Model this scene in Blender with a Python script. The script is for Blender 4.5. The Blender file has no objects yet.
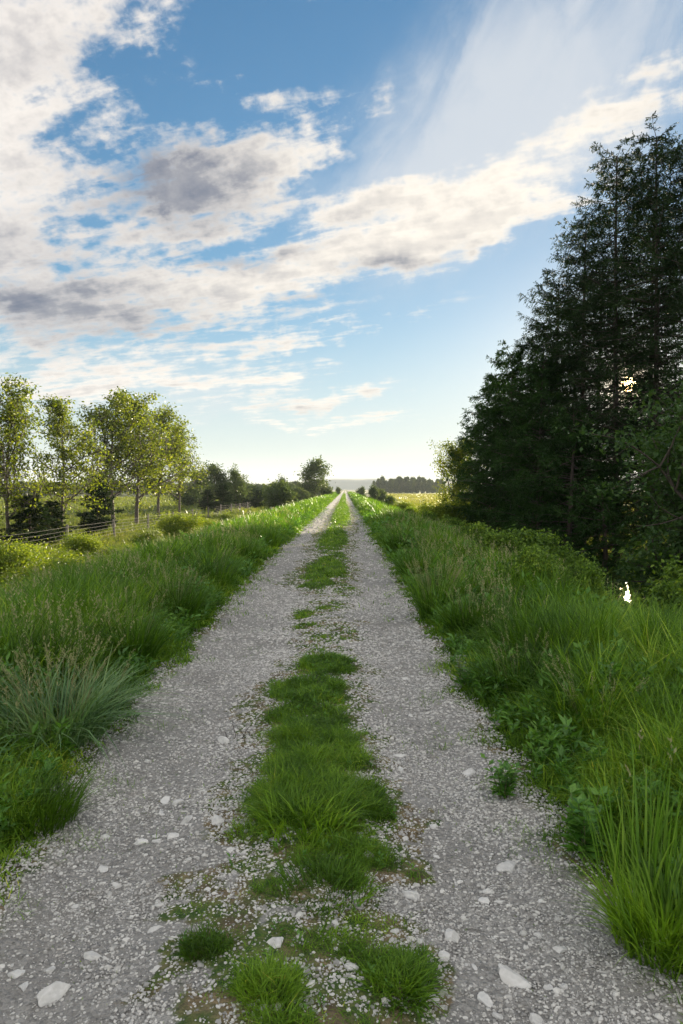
import bpy, math, random
import numpy as np
from math import radians, sin, cos, pi, atan, atan2, sqrt

RNG = np.random.default_rng(7)
random.seed(7)
scene = bpy.context.scene
COL = scene.collection

# ------------------------------------------------------------------ camera numbers
CAM_H = 1.7
HAZE = .00013
FPX = 683.0                    # focal length in pixels (24 mm on a 36 mm tall frame)
SUN_AZ = atan(282/683.)        # to the right of +Y
SUN_EL = atan(104/sqrt(683.**2+282.**2))
SUN_DIR = np.array([sin(SUN_AZ)*cos(SUN_EL), cos(SUN_AZ)*cos(SUN_EL), sin(SUN_EL)])
EXPOSURE = 1.8
SKY_STRENGTH = 0.057
SUN_STRENGTH = 5.0
SKY_SAT = 1.15; SKY_VAL = 1.0

def ground_at(px, py, z=0.0):
    """point at height z seen at a pixel of the photograph (used for measuring where things stand)"""
    d = (CAM_H - z)*FPX/(py-489.)
    return ((px-345.)/FPX*d, d)

# ------------------------------------------------------------------ node helpers
class NT:
    def __init__(self, nt): self.nt = nt
    def node(self, t, **kw):
        n = self.nt.nodes.new(t)
        for k, v in kw.items(): setattr(n, k, v)
        return n
    def put(self, sock, v):
        if isinstance(v, E): self.nt.links.new(v.s, sock)
        elif isinstance(v, bpy.types.NodeSocket): self.nt.links.new(v, sock)
        else: sock.default_value = v
    def math(self, op, a, b=None, c=None, clamp=False):
        n = self.node('ShaderNodeMath', operation=op, use_clamp=clamp)
        self.put(n.inputs[0], a)
        if b is not None: self.put(n.inputs[1], b)
        if c is not None: self.put(n.inputs[2], c)
        return E(self, n.outputs[0])
    def comb(self, x, y, z):
        n = self.node('ShaderNodeCombineXYZ')
        for i, v in enumerate((x, y, z)): self.put(n.inputs[i], v)
        return E(self, n.outputs[0])
    def noise(self, vec, scale, detail=4, rough=.5, dist=0., dim='3D', out='Fac', lac=2.):
        n = self.node('ShaderNodeTexNoise', noise_dimensions=dim)
        if vec is not None: self.put(n.inputs['Vector'], vec)
        self.put(n.inputs['Scale'], scale); self.put(n.inputs['Detail'], detail)
        self.put(n.inputs['Roughness'], rough); self.put(n.inputs['Distortion'], dist)
        self.put(n.inputs['Lacunarity'], lac)
        return E(self, n.outputs[out])
    def voro(self, vec, scale, feature='F1', out='Distance', rnd=1.):
        n = self.node('ShaderNodeTexVoronoi', feature=feature)
        if vec is not None: self.put(n.inputs['Vector'], vec)
        self.put(n.inputs['Scale'], scale); self.put(n.inputs['Randomness'], rnd)
        return E(self, n.outputs[out])
    def mix(self, f, a, b, mode='MIX'):
        n = self.node('ShaderNodeMix', data_type='RGBA', blend_type=mode)
        self.put(n.inputs[0], f)
        for s, v in ((n.inputs[6], a), (n.inputs[7], b)):
            if isinstance(v, (tuple, list)): v = tuple(v)[:3]+(1.,)
            self.put(s, v)
        return E(self, n.outputs[2])
    def step(self, v, lo, hi, smooth=True):
        n = self.node('ShaderNodeMapRange', interpolation_type='SMOOTHSTEP' if smooth else 'LINEAR')
        self.put(n.inputs['Value'], v); self.put(n.inputs['From Min'], lo); self.put(n.inputs['From Max'], hi)
        return E(self, n.outputs['Result'])
    def attr(self, name, out='Fac'):
        n = self.node('ShaderNodeAttribute', attribute_name=name)
        return E(self, n.outputs[out])
class E:
    def __init__(self, t, s): self.t = t; self.s = s
    def __add__(a, b): return a.t.math('ADD', a, b)
    def __radd__(a, b): return a.t.math('ADD', b, a)
    def __sub__(a, b): return a.t.math('SUBTRACT', a, b)
    def __rsub__(a, b): return a.t.math('SUBTRACT', b, a)
    def __mul__(a, b): return a.t.math('MULTIPLY', a, b)
    def __rmul__(a, b): return a.t.math('MULTIPLY', b, a)
    def __truediv__(a, b): return a.t.math('DIVIDE', a, b)
    def __pow__(a, b): return a.t.math('POWER', a, b)
    def clamp(a): return a.t.math('ADD', a, 0., clamp=True)

# ------------------------------------------------------------------ world: sky and clouds
def build_world():
    w = bpy.data.worlds.new("World"); scene.world = w; w.use_nodes = True
    w.cycles.sampling_method = 'MANUAL'; w.cycles.sample_map_resolution = 512
    nt = w.node_tree; nt.nodes.clear(); T = NT(nt)
    out = T.node('ShaderNodeOutputWorld'); bg = T.node('ShaderNodeBackground')
    nt.links.new(bg.outputs[0], out.inputs[0]); bg.inputs[1].default_value = SKY_STRENGTH
    sky = T.node('ShaderNodeTexSky', sky_type='NISHITA', sun_disc=False)
    sky.sun_elevation = SUN_EL; sky.sun_rotation = SUN_AZ
    sky.altitude = 50; sky.air_density = 1.0; sky.dust_density = .2; sky.ozone_density = 3.0
    co = T.node('ShaderNodeTexCoord')
    sp = T.node('ShaderNodeSeparateXYZ'); nt.links.new(co.outputs['Generated'], sp.inputs[0])
    x, y, z = (E(T, sp.outputs[i]) for i in range(3))
    az = T.math('ARCTAN2', x, y)
    el = T.math('ARCTAN2', z, T.math('SQRT', x*x + y*y))
    zz = T.math('MAXIMUM', z, 0.0) + 0.06
    P = T.comb(x/zz, y/zz, 0.)
    # cloud layer turned so that its streaks run along one direction, and stretched
    a = atan2(-1.37, 2.7)
    pu = (x/zz)*cos(a) + (y/zz)*sin(a); pv = (y/zz)*cos(a) - (x/zz)*sin(a)
    PS = T.comb(pu*.40, pv, 0.)
    fine = T.noise(PS, 4.2, 6, .62, .25)
    puff = T.noise(T.comb(az, el*1.5, 1.), 26., 5, .6, .1)
    big = T.noise(P, 1.3, 5, .55, .3)
    warp = T.noise(T.comb(az, el, 3.3), 7., 5, .6, 0., out='Color')
    ws = T.node('ShaderNodeSeparateColor'); nt.links.new(warp.s, ws.inputs[0])
    wx = (E(T, ws.outputs[0])-.5)*.16; wy = (E(T, ws.outputs[1])-.5)*.10
    A = az+wx; B = el+wy
    def blob(px, py, rx, ry, rot, k=1.):
        u = (px-345)/683.; v = (489-py)/683.
        a0 = atan(u); e0 = atan(v/sqrt(1+u*u)); s = 1/(683.*sqrt(1+u*u)); c = s
        r = radians(rot)
        dx = A-a0; dy = B-e0
        p = (dx*cos(r)+dy*sin(r))/(rx*s); q = (dy*cos(r)-dx*sin(r))/(ry*c)
        return T.math('EXPONENT', (p*p+q*q)*-1.)*k
    def total(lst):
        t = None
        for b in lst:
            e = blob(*b); t = e if t is None else t+e
        return t
    dens = total([   # px, py, rx, ry, rotation (anticlockwise), weight
        (30, 40, 135, 70, 32, 1.05), (10, 160, 62, 70, 0, .85), (0, 245, 58, 36, 0, .8),
        (175, 12, 50, 34, 35, .4),
        (205, 190, 90, 42, 14, 1.0), (305, 150, 110, 30, 24, .75), (150, 148, 50, 16, 5, .5), (150, 236, 80, 20, 8, .45),
        (80, 308, 150, 40, 4, .95), (240, 285, 180, 26, 10, .7), (420, 243, 175, 27, 11, .85),
        (500, 215, 120, 22, 10, .62),
        (290, 338, 170, 15, 10, .62), (50, 365, 130, 22, 0, .5),
        (600, 126, 170, 22, 14, .85), (450, 185, 120, 12, 8, .36), (235, 92, 60, 12, -8, .48), (312, 9, 12, 8, 0, .5), (125, 110, 40, 12, 0, .35),
        (300, 402, 120, 10, 3, .85), (290, 370, 75, 11, 5, .75), (330, 424, 120, 7, 0, .7), (140, 385, 150, 11, 3, .7), (60, 430, 140, 8, 0, .5),
        (60, 405, 150, 12, 0, .38), (400, 205, 90, 12, 8, .5), (345, 215, 60, 14, 8, .4),
    ])
    wisp = total([(590, 45, 260, 85, 36, .62), (440, 110, 140, 60, 42, .5), (540, 160, 220, 60, 12, .5), (150, 400, 260, 60, 0, .45)])
    # off frame: unseen bright cloud added to lift the light in the shade
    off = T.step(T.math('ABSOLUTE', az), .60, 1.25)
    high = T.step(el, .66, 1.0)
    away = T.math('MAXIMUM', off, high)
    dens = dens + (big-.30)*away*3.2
    n = (fine-.5)*2.0 + (puff-.5)*1.7 + (big-.5)*.5
    rip = T.noise(T.comb(pu*.55, pv*1.25, 5.), 9., 4, .6, .4)
    n = n + (rip-.5)*1.5
    d = dens + n*T.step(dens, -.05, .5)
    cov = T.step(d, .31, 1.10)
    sa = az*cos(radians(38)) + el*sin(radians(38)); sb = el*cos(radians(38)) - az*sin(radians(38))
    sb = sb - sa*sa*.25
    streak = T.noise(T.comb(sa*1.6+wx*2., sb*4.2+wy*2., 2.), 3.0, 6, .62, .5)
    wc = (wisp + ((streak-.5)*1.15 + (T.noise(PS, 2.2, 6, .6, .4)-.5)*.5)*T.step(wisp, 0., .4))
    wcov = T.step(wc, .05, 1.1)*.8
    veil = T.step(el, .40, .02)*.35
    grey = total([(188, 192, 85, 38, 14, .95), (150, 175, 30, 16, 40, .3), (75, 305, 130, 30, 3, .85), (20, 245, 50, 22, 0, .45), (390, 268, 60, 8, 8, .5),
                  (270, 262, 60, 9, 8, .5), (340, 298, 55, 8, 3, .5), (210, 262, 40, 10, 0, .3), (20, 60, 80, 24, 20, .25), (290, 405, 45, 5, 0, .35),
                  (150, 330, 60, 10, 5, .3)])
    g2 = (grey*1.0 + T.step(d, .8, 1.6)*.22 + ((fine-.5)*.9+(puff-.5)*.5+(big-.5)*.5)*T.step(d, .45, 1.)).clamp()*(.62+(fine-.3)*.75+(puff-.5)*.5)
    g2 = g2.clamp()
    g2 = T.math('MULTIPLY', g2, T.step(d, .3, .75))
    k = 1./(SKY_STRENGTH*2**EXPOSURE)
    K = lambda r, g, b: (r*k, g*k, b*k)
    glow = T.math('MAXIMUM', x*float(SUN_DIR[0]) + y*float(SUN_DIR[1]) + z*float(SUN_DIR[2]), 0.)
    lit = T.mix(T.step(glow, .55, 1.), K(.98, .92, .86), K(1.08, 1.0, .88))
    ccol = T.mix(g2, lit, K(.15, .18, .26))
    ccol = T.mix(away, ccol, K(3.0, 2.8, 2.5))  # unseen cloud overhead and behind, overbright to fill the shaded ground
    # deeper blue away from the sun: hue/saturation of the sky model only
    hs = T.node('ShaderNodeHueSaturation'); hs.inputs['Hue'].default_value = .5; hs.inputs['Saturation'].default_value = SKY_SAT; hs.inputs['Value'].default_value = SKY_VAL
    nt.links.new(sky.outputs[0], hs.inputs['Color'])
    base = E(T, hs.outputs[0])
    haze = T.mix(T.step(el, -.02, .30)*-1.+1., base, K(.78, .82, .80))
    vm = T.node('ShaderNodeVectorMath', operation='MULTIPLY_ADD'); T.put(vm.inputs[0], base); vm.inputs[1].default_value = (.42/k,)*3; vm.inputs[2].default_value = (.88,)*3
    vd = T.node('ShaderNodeVectorMath', operation='DIVIDE'); T.put(vd.inputs[0], base); nt.links.new(vm.outputs[0], vd.inputs[1]); base = E(T, vd.outputs[0])
    base = T.mix(T.step(el, .0, .26)*-.75+.75, base, K(.64, .74, .76))
    c = T.mix(wcov, base, K(.76, .79, .82))
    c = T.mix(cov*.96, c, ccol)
    # the sun itself, small and very bright, with the glare of thin air round it
    core = T.step(glow, cos(radians(.62)), cos(radians(.45)))
    halo = (T.math('POWER', glow, 1800.)*1.3 + T.math('POWER', glow, 120.)*.16)
    c = T.mix(T.step(el, 0., -.02), c, (.06*k, .08*k, .04*k))
    add = T.mix(1., c, T.mix(1., (1*k, .66*k, .28*k), T.comb(halo+core*60., halo+core*60., halo+core*60.), 'MULTIPLY'), 'ADD')
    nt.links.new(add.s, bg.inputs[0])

def build_camera():
    cd = bpy.data.cameras.new('camera'); cam = bpy.data.objects.new('camera', cd); COL.objects.link(cam)
    cd.sensor_fit = 'VERTICAL'; cd.sensor_height = 36.; cd.lens = FPX*36./1024.
    cam.location = (0, 0, CAM_H)
    cam.rotation_euler = (radians(90) - atan(23/683.), 0, atan(3.5/683.))
    cd.clip_start = .05; cd.clip_end = 20000
    scene.camera = cam
def build_sun():
    ld = bpy.data.lights.new('sun', 'SUN'); ld.energy = SUN_STRENGTH; ld.angle = radians(.5); ld.color = (1., .86, .62)
    o = bpy.data.objects.new('sun', ld); COL.objects.link(o)
    o.rotation_euler = (radians(90)-SUN_EL, 0, pi-SUN_AZ)
    o.location = (20, 50, 30)
vs = scene.view_settings
vs.view_transform = 'Standard'; vs.look = 'None'; vs.gamma = 1; vs.exposure = EXPOSURE; vs.use_curve_mapping = False
build_world(); build_camera(); build_sun()

# ------------------------------------------------------------------ numpy value noise
_G = np.random.default_rng(99).random((256, 256))
def vnoise(x, y, scale=1., oct=4, rough=.5, seed=0):
    x = np.asarray(x, float)*scale + seed*17.37; y = np.asarray(y, float)*scale + seed*9.71
    t = np.zeros(np.broadcast(x, y).shape); amp = 1.; tot = 0.
    for o in range(oct):
        xi = np.floor(x).astype(int); yi = np.floor(y).astype(int); fx = x-xi; fy = y-yi
        fx = fx*fx*(3-2*fx); fy = fy*fy*(3-2*fy)
        a = _G[xi & 255, yi & 255]; b = _G[(xi+1) & 255, yi & 255]; c = _G[xi & 255, (yi+1) & 255]; d = _G[(xi+1) & 255, (yi+1) & 255]
        t += amp*((a*(1-fx)+b*fx)*(1-fy)+(c*(1-fx)+d*fx)*fy); tot += amp; amp *= rough
        x = x*2.03+31.7; y = y*2.03+11.3
    return t/tot
def sstep(v, a, b):
    t = np.clip((np.asarray(v, float)-a)/(b-a), 0, 1); return t*t*(3-2*t)

# ------------------------------------------------------------------ the lie of the land
def edge_l(y): return -1.66 - .12*sstep(y, 5, 14) + .22*sstep(y, 5, 2.) + .16*(vnoise(0*y+3, y, 1.1, 3)-.5) + .3*(vnoise(0*y, y, 5., 2, seed=2)-.5)*.5
def edge_r(y): return .96 + .20*sstep(y, 5, 2.2) + .16*(vnoise(0*y+7, y, 1.0, 3)-.5) + .3*(vnoise(0*y, y, 5., 2, seed=5)-.5)*.5
def height(x, y):
    x = np.asarray(x, float); y = np.asarray(y, float)
    mid = -.3
    d = np.where(x < mid, edge_l(y)-x, x-edge_r(y))            # distance outside the wheel tracks
    z = .035*np.exp(-((x+.22)/.35)**2) - .05*np.exp(-((x+1.1)/.32)**2) - .05*np.exp(-((x-.55)/.30)**2)
    z = z + .06*sstep(d, 0, .6)
    z = z - np.where(x < mid, 1.62*sstep(d, 1.7, 5.2), 1.62*sstep(d, 1.6, 5.0))
    z = z + (vnoise(x, y, .8, 4)-.5)*(.05+.25*sstep(d, 1.5, 5)) + (vnoise(x, y, .05, 3, seed=3)-.5)*1.0*sstep(np.abs(x), 20, 120)
    # ditch with standing water on the right
    dx = (x-(8.7+.25*np.sin(y*.4)))/1.5
    z = z - .75*np.exp(-dx**4)*sstep(y, 11, 14)*(1-sstep(y, 25, 29))
    return z

# ------------------------------------------------------------------ mesh building
class MB:
    """collects geometry as arrays; builds ONE mesh object"""
    def __init__(self): self.v = []; self.f3 = []; self.f4 = []; self.n = 0; self.r3 = []; self.r4 = []; self.m3 = []; self.m4 = []
    def add(self, v, tris=None, quads=None, rnd=0., mat=0):
        v = np.asarray(v, np.float32).reshape(-1, 3)
        for f, F, R, M, k in ((tris, self.f3, self.r3, self.m3, 3), (quads, self.f4, self.r4, self.m4, 4)):
            if f is None: continue
            f = np.asarray(f, np.int64).reshape(-1, k)
            if len(f) == 0: continue
            F.append(f+self.n)
            r = np.broadcast_to(np.asarray(rnd, np.float32), (len(f),)) if np.ndim(rnd) == 0 else np.asarray(rnd, np.float32)
            R.append(r); M.append(np.full(len(f), mat, np.int32))
        self.v.append(v); self.n += len(v)
    def mesh(self, name, mats, smooth=False):
        V = np.concatenate(self.v); me = bpy.data.meshes.new(name)
        f3 = np.concatenate(self.f3) if self.f3 else np.zeros((0, 3), np.int64)
        f4 = np.concatenate(self.f4) if self.f4 else np.zeros((0, 4), np.int64)
        r = np.concatenate(self.r3+self.r4); m = np.concatenate(self.m3+self.m4)
        nf = len(f3)+len(f4); nl = len(f3)*3+len(f4)*4
        me.vertices.add(len(V)); me.vertices.foreach_set('co', V.ravel())
        me.loops.add(nl); me.loops.foreach_set('vertex_index', np.concatenate([f3.ravel(), f4.ravel()]).astype(np.int32))
        me.polygons.add(nf)
        ls = np.concatenate([np.arange(len(f3))*3, len(f3)*3+np.arange(len(f4))*4]).astype(np.int32)
        me.polygons.foreach_set('loop_start', ls)
        for mt in mats: me.materials.append(mt)
        me.polygons.foreach_set('material_index', m)
        if smooth is not None: me.polygons.foreach_set('use_smooth', np.full(nf, bool(smooth)))
        a = me.attributes.new('rnd', 'FLOAT', 'FACE'); a.data.foreach_set('value', r.astype(np.float32))
        me.update(); me.validate(verbose=False)
        return me
    def obj(self, name, mats, parent=None, smooth=False, loc=None):
        o = bpy.data.objects.new(name, self.mesh(name, mats, smooth)); COL.objects.link(o)
        if parent is not None: o.parent = parent
        if loc is not None: o.location = loc
        return o
def tag(o, label=None, cat=None, group=None, kind=None):
    if label: o['label'] = label
    if cat: o['category'] = cat
    if group: o['group'] = group
    if kind: o['kind'] = kind
    return o
def empty(name, loc=(0, 0, 0), rz=0., s=1.):
    o = bpy.data.objects.new(name, None); COL.objects.link(o); o.location = loc; o.rotation_euler = (0, 0, rz); o.scale = (s, s, s)
    o.empty_display_size = .2
    return o
def copy_tree(o, loc, rz, s=1., label=None):
    c = o.copy(); COL.objects.link(c); c.location = loc; c.rotation_euler = (0, 0, rz)
    c.scale = (s, s, s) if np.ndim(s) == 0 else s
    if label: c['label'] = label
    for ch in [q for q in bpy.data.objects if q.parent == o]:
        d = ch.copy(); COL.objects.link(d); d.parent = c
    return c

def tube(mb, pts, rad, sides=6, rnd=0., mat=0, cap=False):
    pts = np.asarray(pts, float); rad = np.asarray(rad, float); n = len(pts)
    t = np.gradient(pts, axis=0); t /= np.linalg.norm(t, axis=1)[:, None]+1e-9
    ref = np.where(np.abs(t[:, 2:3]) > .9, [[1., 0, 0]], [[0, 0, 1.]])
    a = np.cross(t, ref); a /= np.linalg.norm(a, axis=1)[:, None]+1e-9; b = np.cross(t, a)
    th = np.arange(sides)*2*pi/sides
    v = pts[:, None]+rad[:, None, None]*(a[:, None]*np.cos(th)[None, :, None]+b[:, None]*np.sin(th)[None, :, None])
    i = np.arange(n-1)[:, None]*sides; j = np.arange(sides)[None]; k = (j+1) % sides
    q = np.stack([i+j, i+k, i+sides+k, i+sides+j], -1).reshape(-1, 4)
    mb.add(v.reshape(-1, 3), quads=q, rnd=rnd, mat=mat)

def unit(v): return v/(np.linalg.norm(v, axis=-1, keepdims=True)+1e-9)
def rand_dirs(n, rng=RNG):
    return unit(rng.normal(size=(n, 3)))

def blades(mb, pos, h, w, bend, rng=RNG, seg=3, rnd=None, mat=0, az=None, lean=.25, tip=1.0):
    """grass blades: tapering strips that arch over. pos (N,3); h, w, bend (N,)"""
    n = len(pos)
    if n == 0: return
    h = np.broadcast_to(h, (n,)); w = np.broadcast_to(w, (n,)); bend = np.broadcast_to(bend, (n,))
    if az is None: az = rng.random(n)*2*pi
    if rnd is None: rnd = rng.random(n)
    ld = np.stack([np.cos(az), np.sin(az), 0*az], -1)
    sa = az+pi/2+rng.normal(size=n)*.5
    sd = np.stack([np.cos(sa), np.sin(sa), 0*az], -1)
    l0 = rng.random(n)*lean
    V = []
    for k in range(seg+1):
        t = k/seg
        out = h*(l0*t + bend*t*t)
        up = h*(t - .45*np.minimum(bend, 1.4)*t**2.4*np.minimum(bend, 1.4))
        c = pos + ld*out[:, None]; c = c.copy(); c[:, 2] += up
        ww = w*(1.-.25*t) if k < seg else w*0
        if k < seg:
            ww = w*((.75+.5*t) if t < .4 else (1-t)*1.35+.12)*.5
            V += [c-sd*ww[:, None], c+sd*ww[:, None]]
        else: V += [c]
    V = np.stack(V, 1); m = V.shape[1]; base = (np.arange(n)*m)[:, None]
    q = np.concatenate([base+np.array([[2*k, 2*k+1, 2*k+3, 2*k+2]]) for k in range(seg-1)], 0) if seg > 1 else None
    t3 = base+np.array([[2*seg-2, 2*seg-1, 2*seg]])
    nv = mb.n
    mb.add(V.reshape(-1, 3), tris=t3, rnd=rnd, mat=mat)
    if q is not None:
        mb.n = nv; mb.f4.append(q+nv); mb.r4.append(np.tile(rnd, seg-1).astype(np.float32)); mb.m4.append(np.full(len(q), mat, np.int32)); mb.n = nv+len(V)*m

def leaves(mb, pos, L, W, nrm=None, rng=RNG, rnd=None, mat=0, axis=None, fold=.15):
    """leaf: two triangles-pairs folded along the midrib (a kite), pos = leaf base"""
    n = len(pos)
    if n == 0: return
    L = np.broadcast_to(L, (n,))[:, None]; W = np.broadcast_to(W, (n,))[:, None]
    if axis is None: axis = rand_dirs(n, rng)
    axis = unit(axis)
    if nrm is None: nrm = rand_dirs(n, rng)
    s = unit(np.cross(axis, nrm)); nn = np.cross(s, axis)
    if rnd is None: rnd = rng.random(n)
    V = np.stack([pos, pos+axis*L*.45+s*W*.5+nn*W*fold, pos+axis*L-nn*L*.08, pos+axis*L*.45-s*W*.5+nn*W*fold], 1)
    base = (np.arange(n)*4)[:, None]
    mb.add(V.reshape(-1, 3), tris=np.concatenate([base+[[0, 1, 2]], base+[[0, 2, 3]]], 0), rnd=np.tile(rnd, 2), mat=mat)

# ------------------------------------------------------------------ materials
def new_mat(name):
    m = bpy.data.materials.new(name); m.use_nodes = True; m.node_tree.nodes.clear(); T = NT(m.node_tree)
    o = T.node('ShaderNodeOutputMaterial'); return m, T, o
def ramp(T, f, stops):
    n = T.node('ShaderNodeValToRGB'); T.put(n.inputs[0], f); cr = n.color_ramp
    while len(cr.elements) < len(stops): cr.elements.new(.5)
    for e, (p, c) in zip(cr.elements, stops): e.position = p; e.color = tuple(c)+(1.,)
    return E(T, n.outputs[0])
def foliage_mat(name, stops, trans=.45, tcol=(1.25, 1.15, .55), rough=.45, spec=.25, clump=1.2, amount=.4):
    m, T, o = new_mat(name)
    g = T.node('ShaderNodeNewGeometry')
    cl = T.noise(g.outputs['Position'], clump, 3, .6)
    f = (T.attr('rnd')*(1-amount) + T.step(cl, .3, .7)*amount)
    c = ramp(T, f, stops)
    p = T.node('ShaderNodeBsdfPrincipled'); T.put(p.inputs['Base Color'], c); p.inputs['Roughness'].default_value = rough
    p.inputs['Specular IOR Level'].default_value = spec
    tr = T.node('ShaderNodeBsdfTranslucent'); T.put(tr.inputs['Color'], T.mix(1., c, tcol, 'MULTIPLY'))
    mx = T.node('ShaderNodeMixShader'); mx.inputs[0].default_value = trans
    T.nt.links.new(p.outputs[0], mx.inputs[1]); T.nt.links.new(tr.outputs[0], mx.inputs[2]); T.nt.links.new(mx.outputs[0], o.inputs[0])
    return m
def bark_mat(name, a, b, scale=8.):
    m, T, o = new_mat(name)
    co = T.node('ShaderNodeTexCoord'); mp = T.node('ShaderNodeMapping'); mp.inputs['Scale'].default_value = (1, 1, .18)
    T.nt.links.new(co.outputs['Object'], mp.inputs[0])
    f = T.noise(mp.outputs[0], scale, 6, .7)
    p = T.node('ShaderNodeBsdfPrincipled'); T.put(p.inputs['Base Color'], T.mix(T.step(f, .3, .7), a, b)); p.inputs['Roughness'].default_value = .9
    bp = T.node('ShaderNodeBump'); bp.inputs['Strength'].default_value = .8; bp.inputs['Distance'].default_value = .03; T.put(bp.inputs['Height'], f)
    T.nt.links.new(bp.outputs[0], p.inputs['Normal']); T.nt.links.new(p.outputs[0], o.inputs[0])
    return m
M = {}
M['verge'] = foliage_mat('verge_grass', [(0.0, (0.015, 0.0374, 0.004)), (0.35, (0.0514, 0.1242, 0.0105)), (0.7, (0.1463, 0.2827, 0.0229)), (0.93, (0.3194, 0.451, 0.0499)), (1.0, (0.6816, 0.6079, 0.1302))], clump=.9)
M['lawn'] = foliage_mat('short_grass', [(0.0, (0.0239, 0.0572, 0.0044)), (0.4, (0.0806, 0.1757, 0.0115)), (0.8, (0.2208, 0.3811, 0.0288)), (0.95, (0.4284, 0.4591, 0.0657)), (1.0, (0.6569, 0.5294, 0.1143))], clump=3.)
M['blue_grass'] = foliage_mat('grey_green_grass', [(0.0, (0.0644, 0.1368, 0.052)), (0.5, (0.1216, 0.2254, 0.0845)), (1.0, (0.2431, 0.3381, 0.143))], clump=2., trans=.35)
M['seed'] = foliage_mat('seed_heads', [(0.0, (0.1995, 0.2338, 0.1035)), (0.5, (0.2992, 0.3025, 0.1495)), (1.0, (0.4239, 0.4125, 0.2185))], clump=1., trans=.5, tcol=(1.1, 1., .8))
M['reed'] = foliage_mat('bright_reed', [(0.0, (0.0576, 0.1456, 0.0132)), (0.6, (0.1325, 0.2631, 0.0304)), (1.0, (0.24, 0.364, 0.066))], clump=4., trans=.5)
M['meadow'] = foliage_mat('meadow_grass', [(0., (.06, .10, .02)), (.5, (.12, .16, .035)), (1., (.22, .22, .07))], clump=.4, trans=.5)
M['gold'] = foliage_mat('ripe_grass', [(0.0, (0.1312, 0.15, 0.04)), (0.5, (0.205, 0.22, 0.064)), (1.0, (0.2952, 0.3, 0.104))], clump=.1, trans=.5)
M['bush_y'] = foliage_mat('yellow_green_leaves', [(0.0, (0.0369, 0.0782, 0.0091)), (0.5, (0.1164, 0.1795, 0.0184)), (1.0, (0.2527, 0.3105, 0.0432))], clump=1.5, trans=.55, tcol=(1.35, 1.2, .4))
M['bush'] = foliage_mat('bush_leaves', [(0.0, (0.0238, 0.0541, 0.008)), (0.5, (0.0906, 0.1732, 0.0219)), (0.9, (0.2397, 0.3619, 0.0483)), (1.0, (0.4543, 0.5148, 0.0858))], clump=1.6)
M['maple'] = foliage_mat('young_tree_leaves', [(0.0, (0.0306, 0.0561, 0.0084)), (0.5, (0.0988, 0.1449, 0.0174)), (1.0, (0.2584, 0.3069, 0.0399))], clump=1.1, trans=.55, tcol=(1.35, 1.2, .45))
M['leafy_dark'] = foliage_mat('dark_tree_leaves', [(0., (.020, .050, .012)), (.5, (.040, .090, .020)), (1., (.08, .14, .035))], clump=1.2, trans=.4)  # darker green than the young tree leaves
M['conifer'] = foliage_mat('conifer_needles', [(0.0, (0.0092, 0.0215, 0.0079)), (0.5, (0.0184, 0.0411, 0.0123)), (1.0, (0.0368, 0.0704, 0.0176))], clump=.7, trans=.22, rough=.6, spec=.15)
M['cedar'] = foliage_mat('cedar_sprays', [(0.0, (0.011, 0.0306, 0.0079)), (0.5, (0.0239, 0.0612, 0.0123)), (1.0, (0.046, 0.0969, 0.0194))], clump=.9, trans=.3, rough=.6, spec=.15)
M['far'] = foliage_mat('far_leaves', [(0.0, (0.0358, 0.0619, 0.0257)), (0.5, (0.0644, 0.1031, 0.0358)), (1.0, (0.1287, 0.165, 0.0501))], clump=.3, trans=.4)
M['weed'] = foliage_mat('weed_leaves', [(0.0, (0.039, 0.1181, 0.0151)), (0.5, (0.0858, 0.2126, 0.0259)), (1.0, (0.156, 0.2992, 0.0432))], clump=3., trans=.4, rough=.35, spec=.4)
M['pale_leaf'] = foliage_mat('pale_weed_leaves', [(0., (.14, .20, .13)), (1., (.32, .38, .28))], clump=3., trans=.35)
M['bark'] = bark_mat('grey_brown_bark', (.055, .042, .030), (.14, .115, .09))
M['dark_bark'] = bark_mat('dark_conifer_bark', (.030, .022, .017), (.085, .065, .050))
M['stem'] = foliage_mat('green_stems', [(0., (.06, .08, .03)), (1., (.14, .14, .06))], trans=.1)
M['post'] = bark_mat('weathered_post_wood', (.09, .08, .065), (.20, .18, .15), 14)

def wire_mat():
    m, T, o = new_mat('galvanised_wire'); p = T.node('ShaderNodeBsdfPrincipled')
    f = T.noise(None, 30., 3); T.put(p.inputs['Base Color'], T.mix(f, (.07, .06, .055), (.14, .13, .12)))
    p.inputs['Metallic'].default_value = .2; p.inputs['Roughness'].default_value = .7
    T.nt.links.new(p.outputs[0], o.inputs[0]); return m
M['wire'] = wire_mat()
def stone_mat(name, a, b, white):
    m, T, o = new_mat(name)
    co = T.node('ShaderNodeTexCoord'); f = T.noise(co.outputs['Object'], 38., 6, .65); g = T.noise(co.outputs['Object'], 9., 3, .5)
    c = T.mix(T.attr('rnd'), a, b); c = T.mix(T.step(f, .35, .75)*.55, c, white); c = T.mix(T.step(g, .55, .8)*.5, c, (.20, .17, .13))
    p = T.node('ShaderNodeBsdfPrincipled'); T.put(p.inputs['Base Color'], c); p.inputs['Roughness'].default_value = .85
    bp = T.node('ShaderNodeBump'); bp.inputs['Strength'].default_value = .6; bp.inputs['Distance'].default_value = .004; T.put(bp.inputs['Height'], f)
    T.nt.links.new(bp.outputs[0], p.inputs['Normal']); T.nt.links.new(p.outputs[0], o.inputs[0]); return m
M['gravel'] = stone_mat('gravel_chips', (.15, .145, .137), (.55, .535, .505), (.46, .45, .43))
M['rock'] = stone_mat('pale_quarry_rock', (.33, .322, .31), (.56, .55, .53), (.66, .65, .63))
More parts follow.
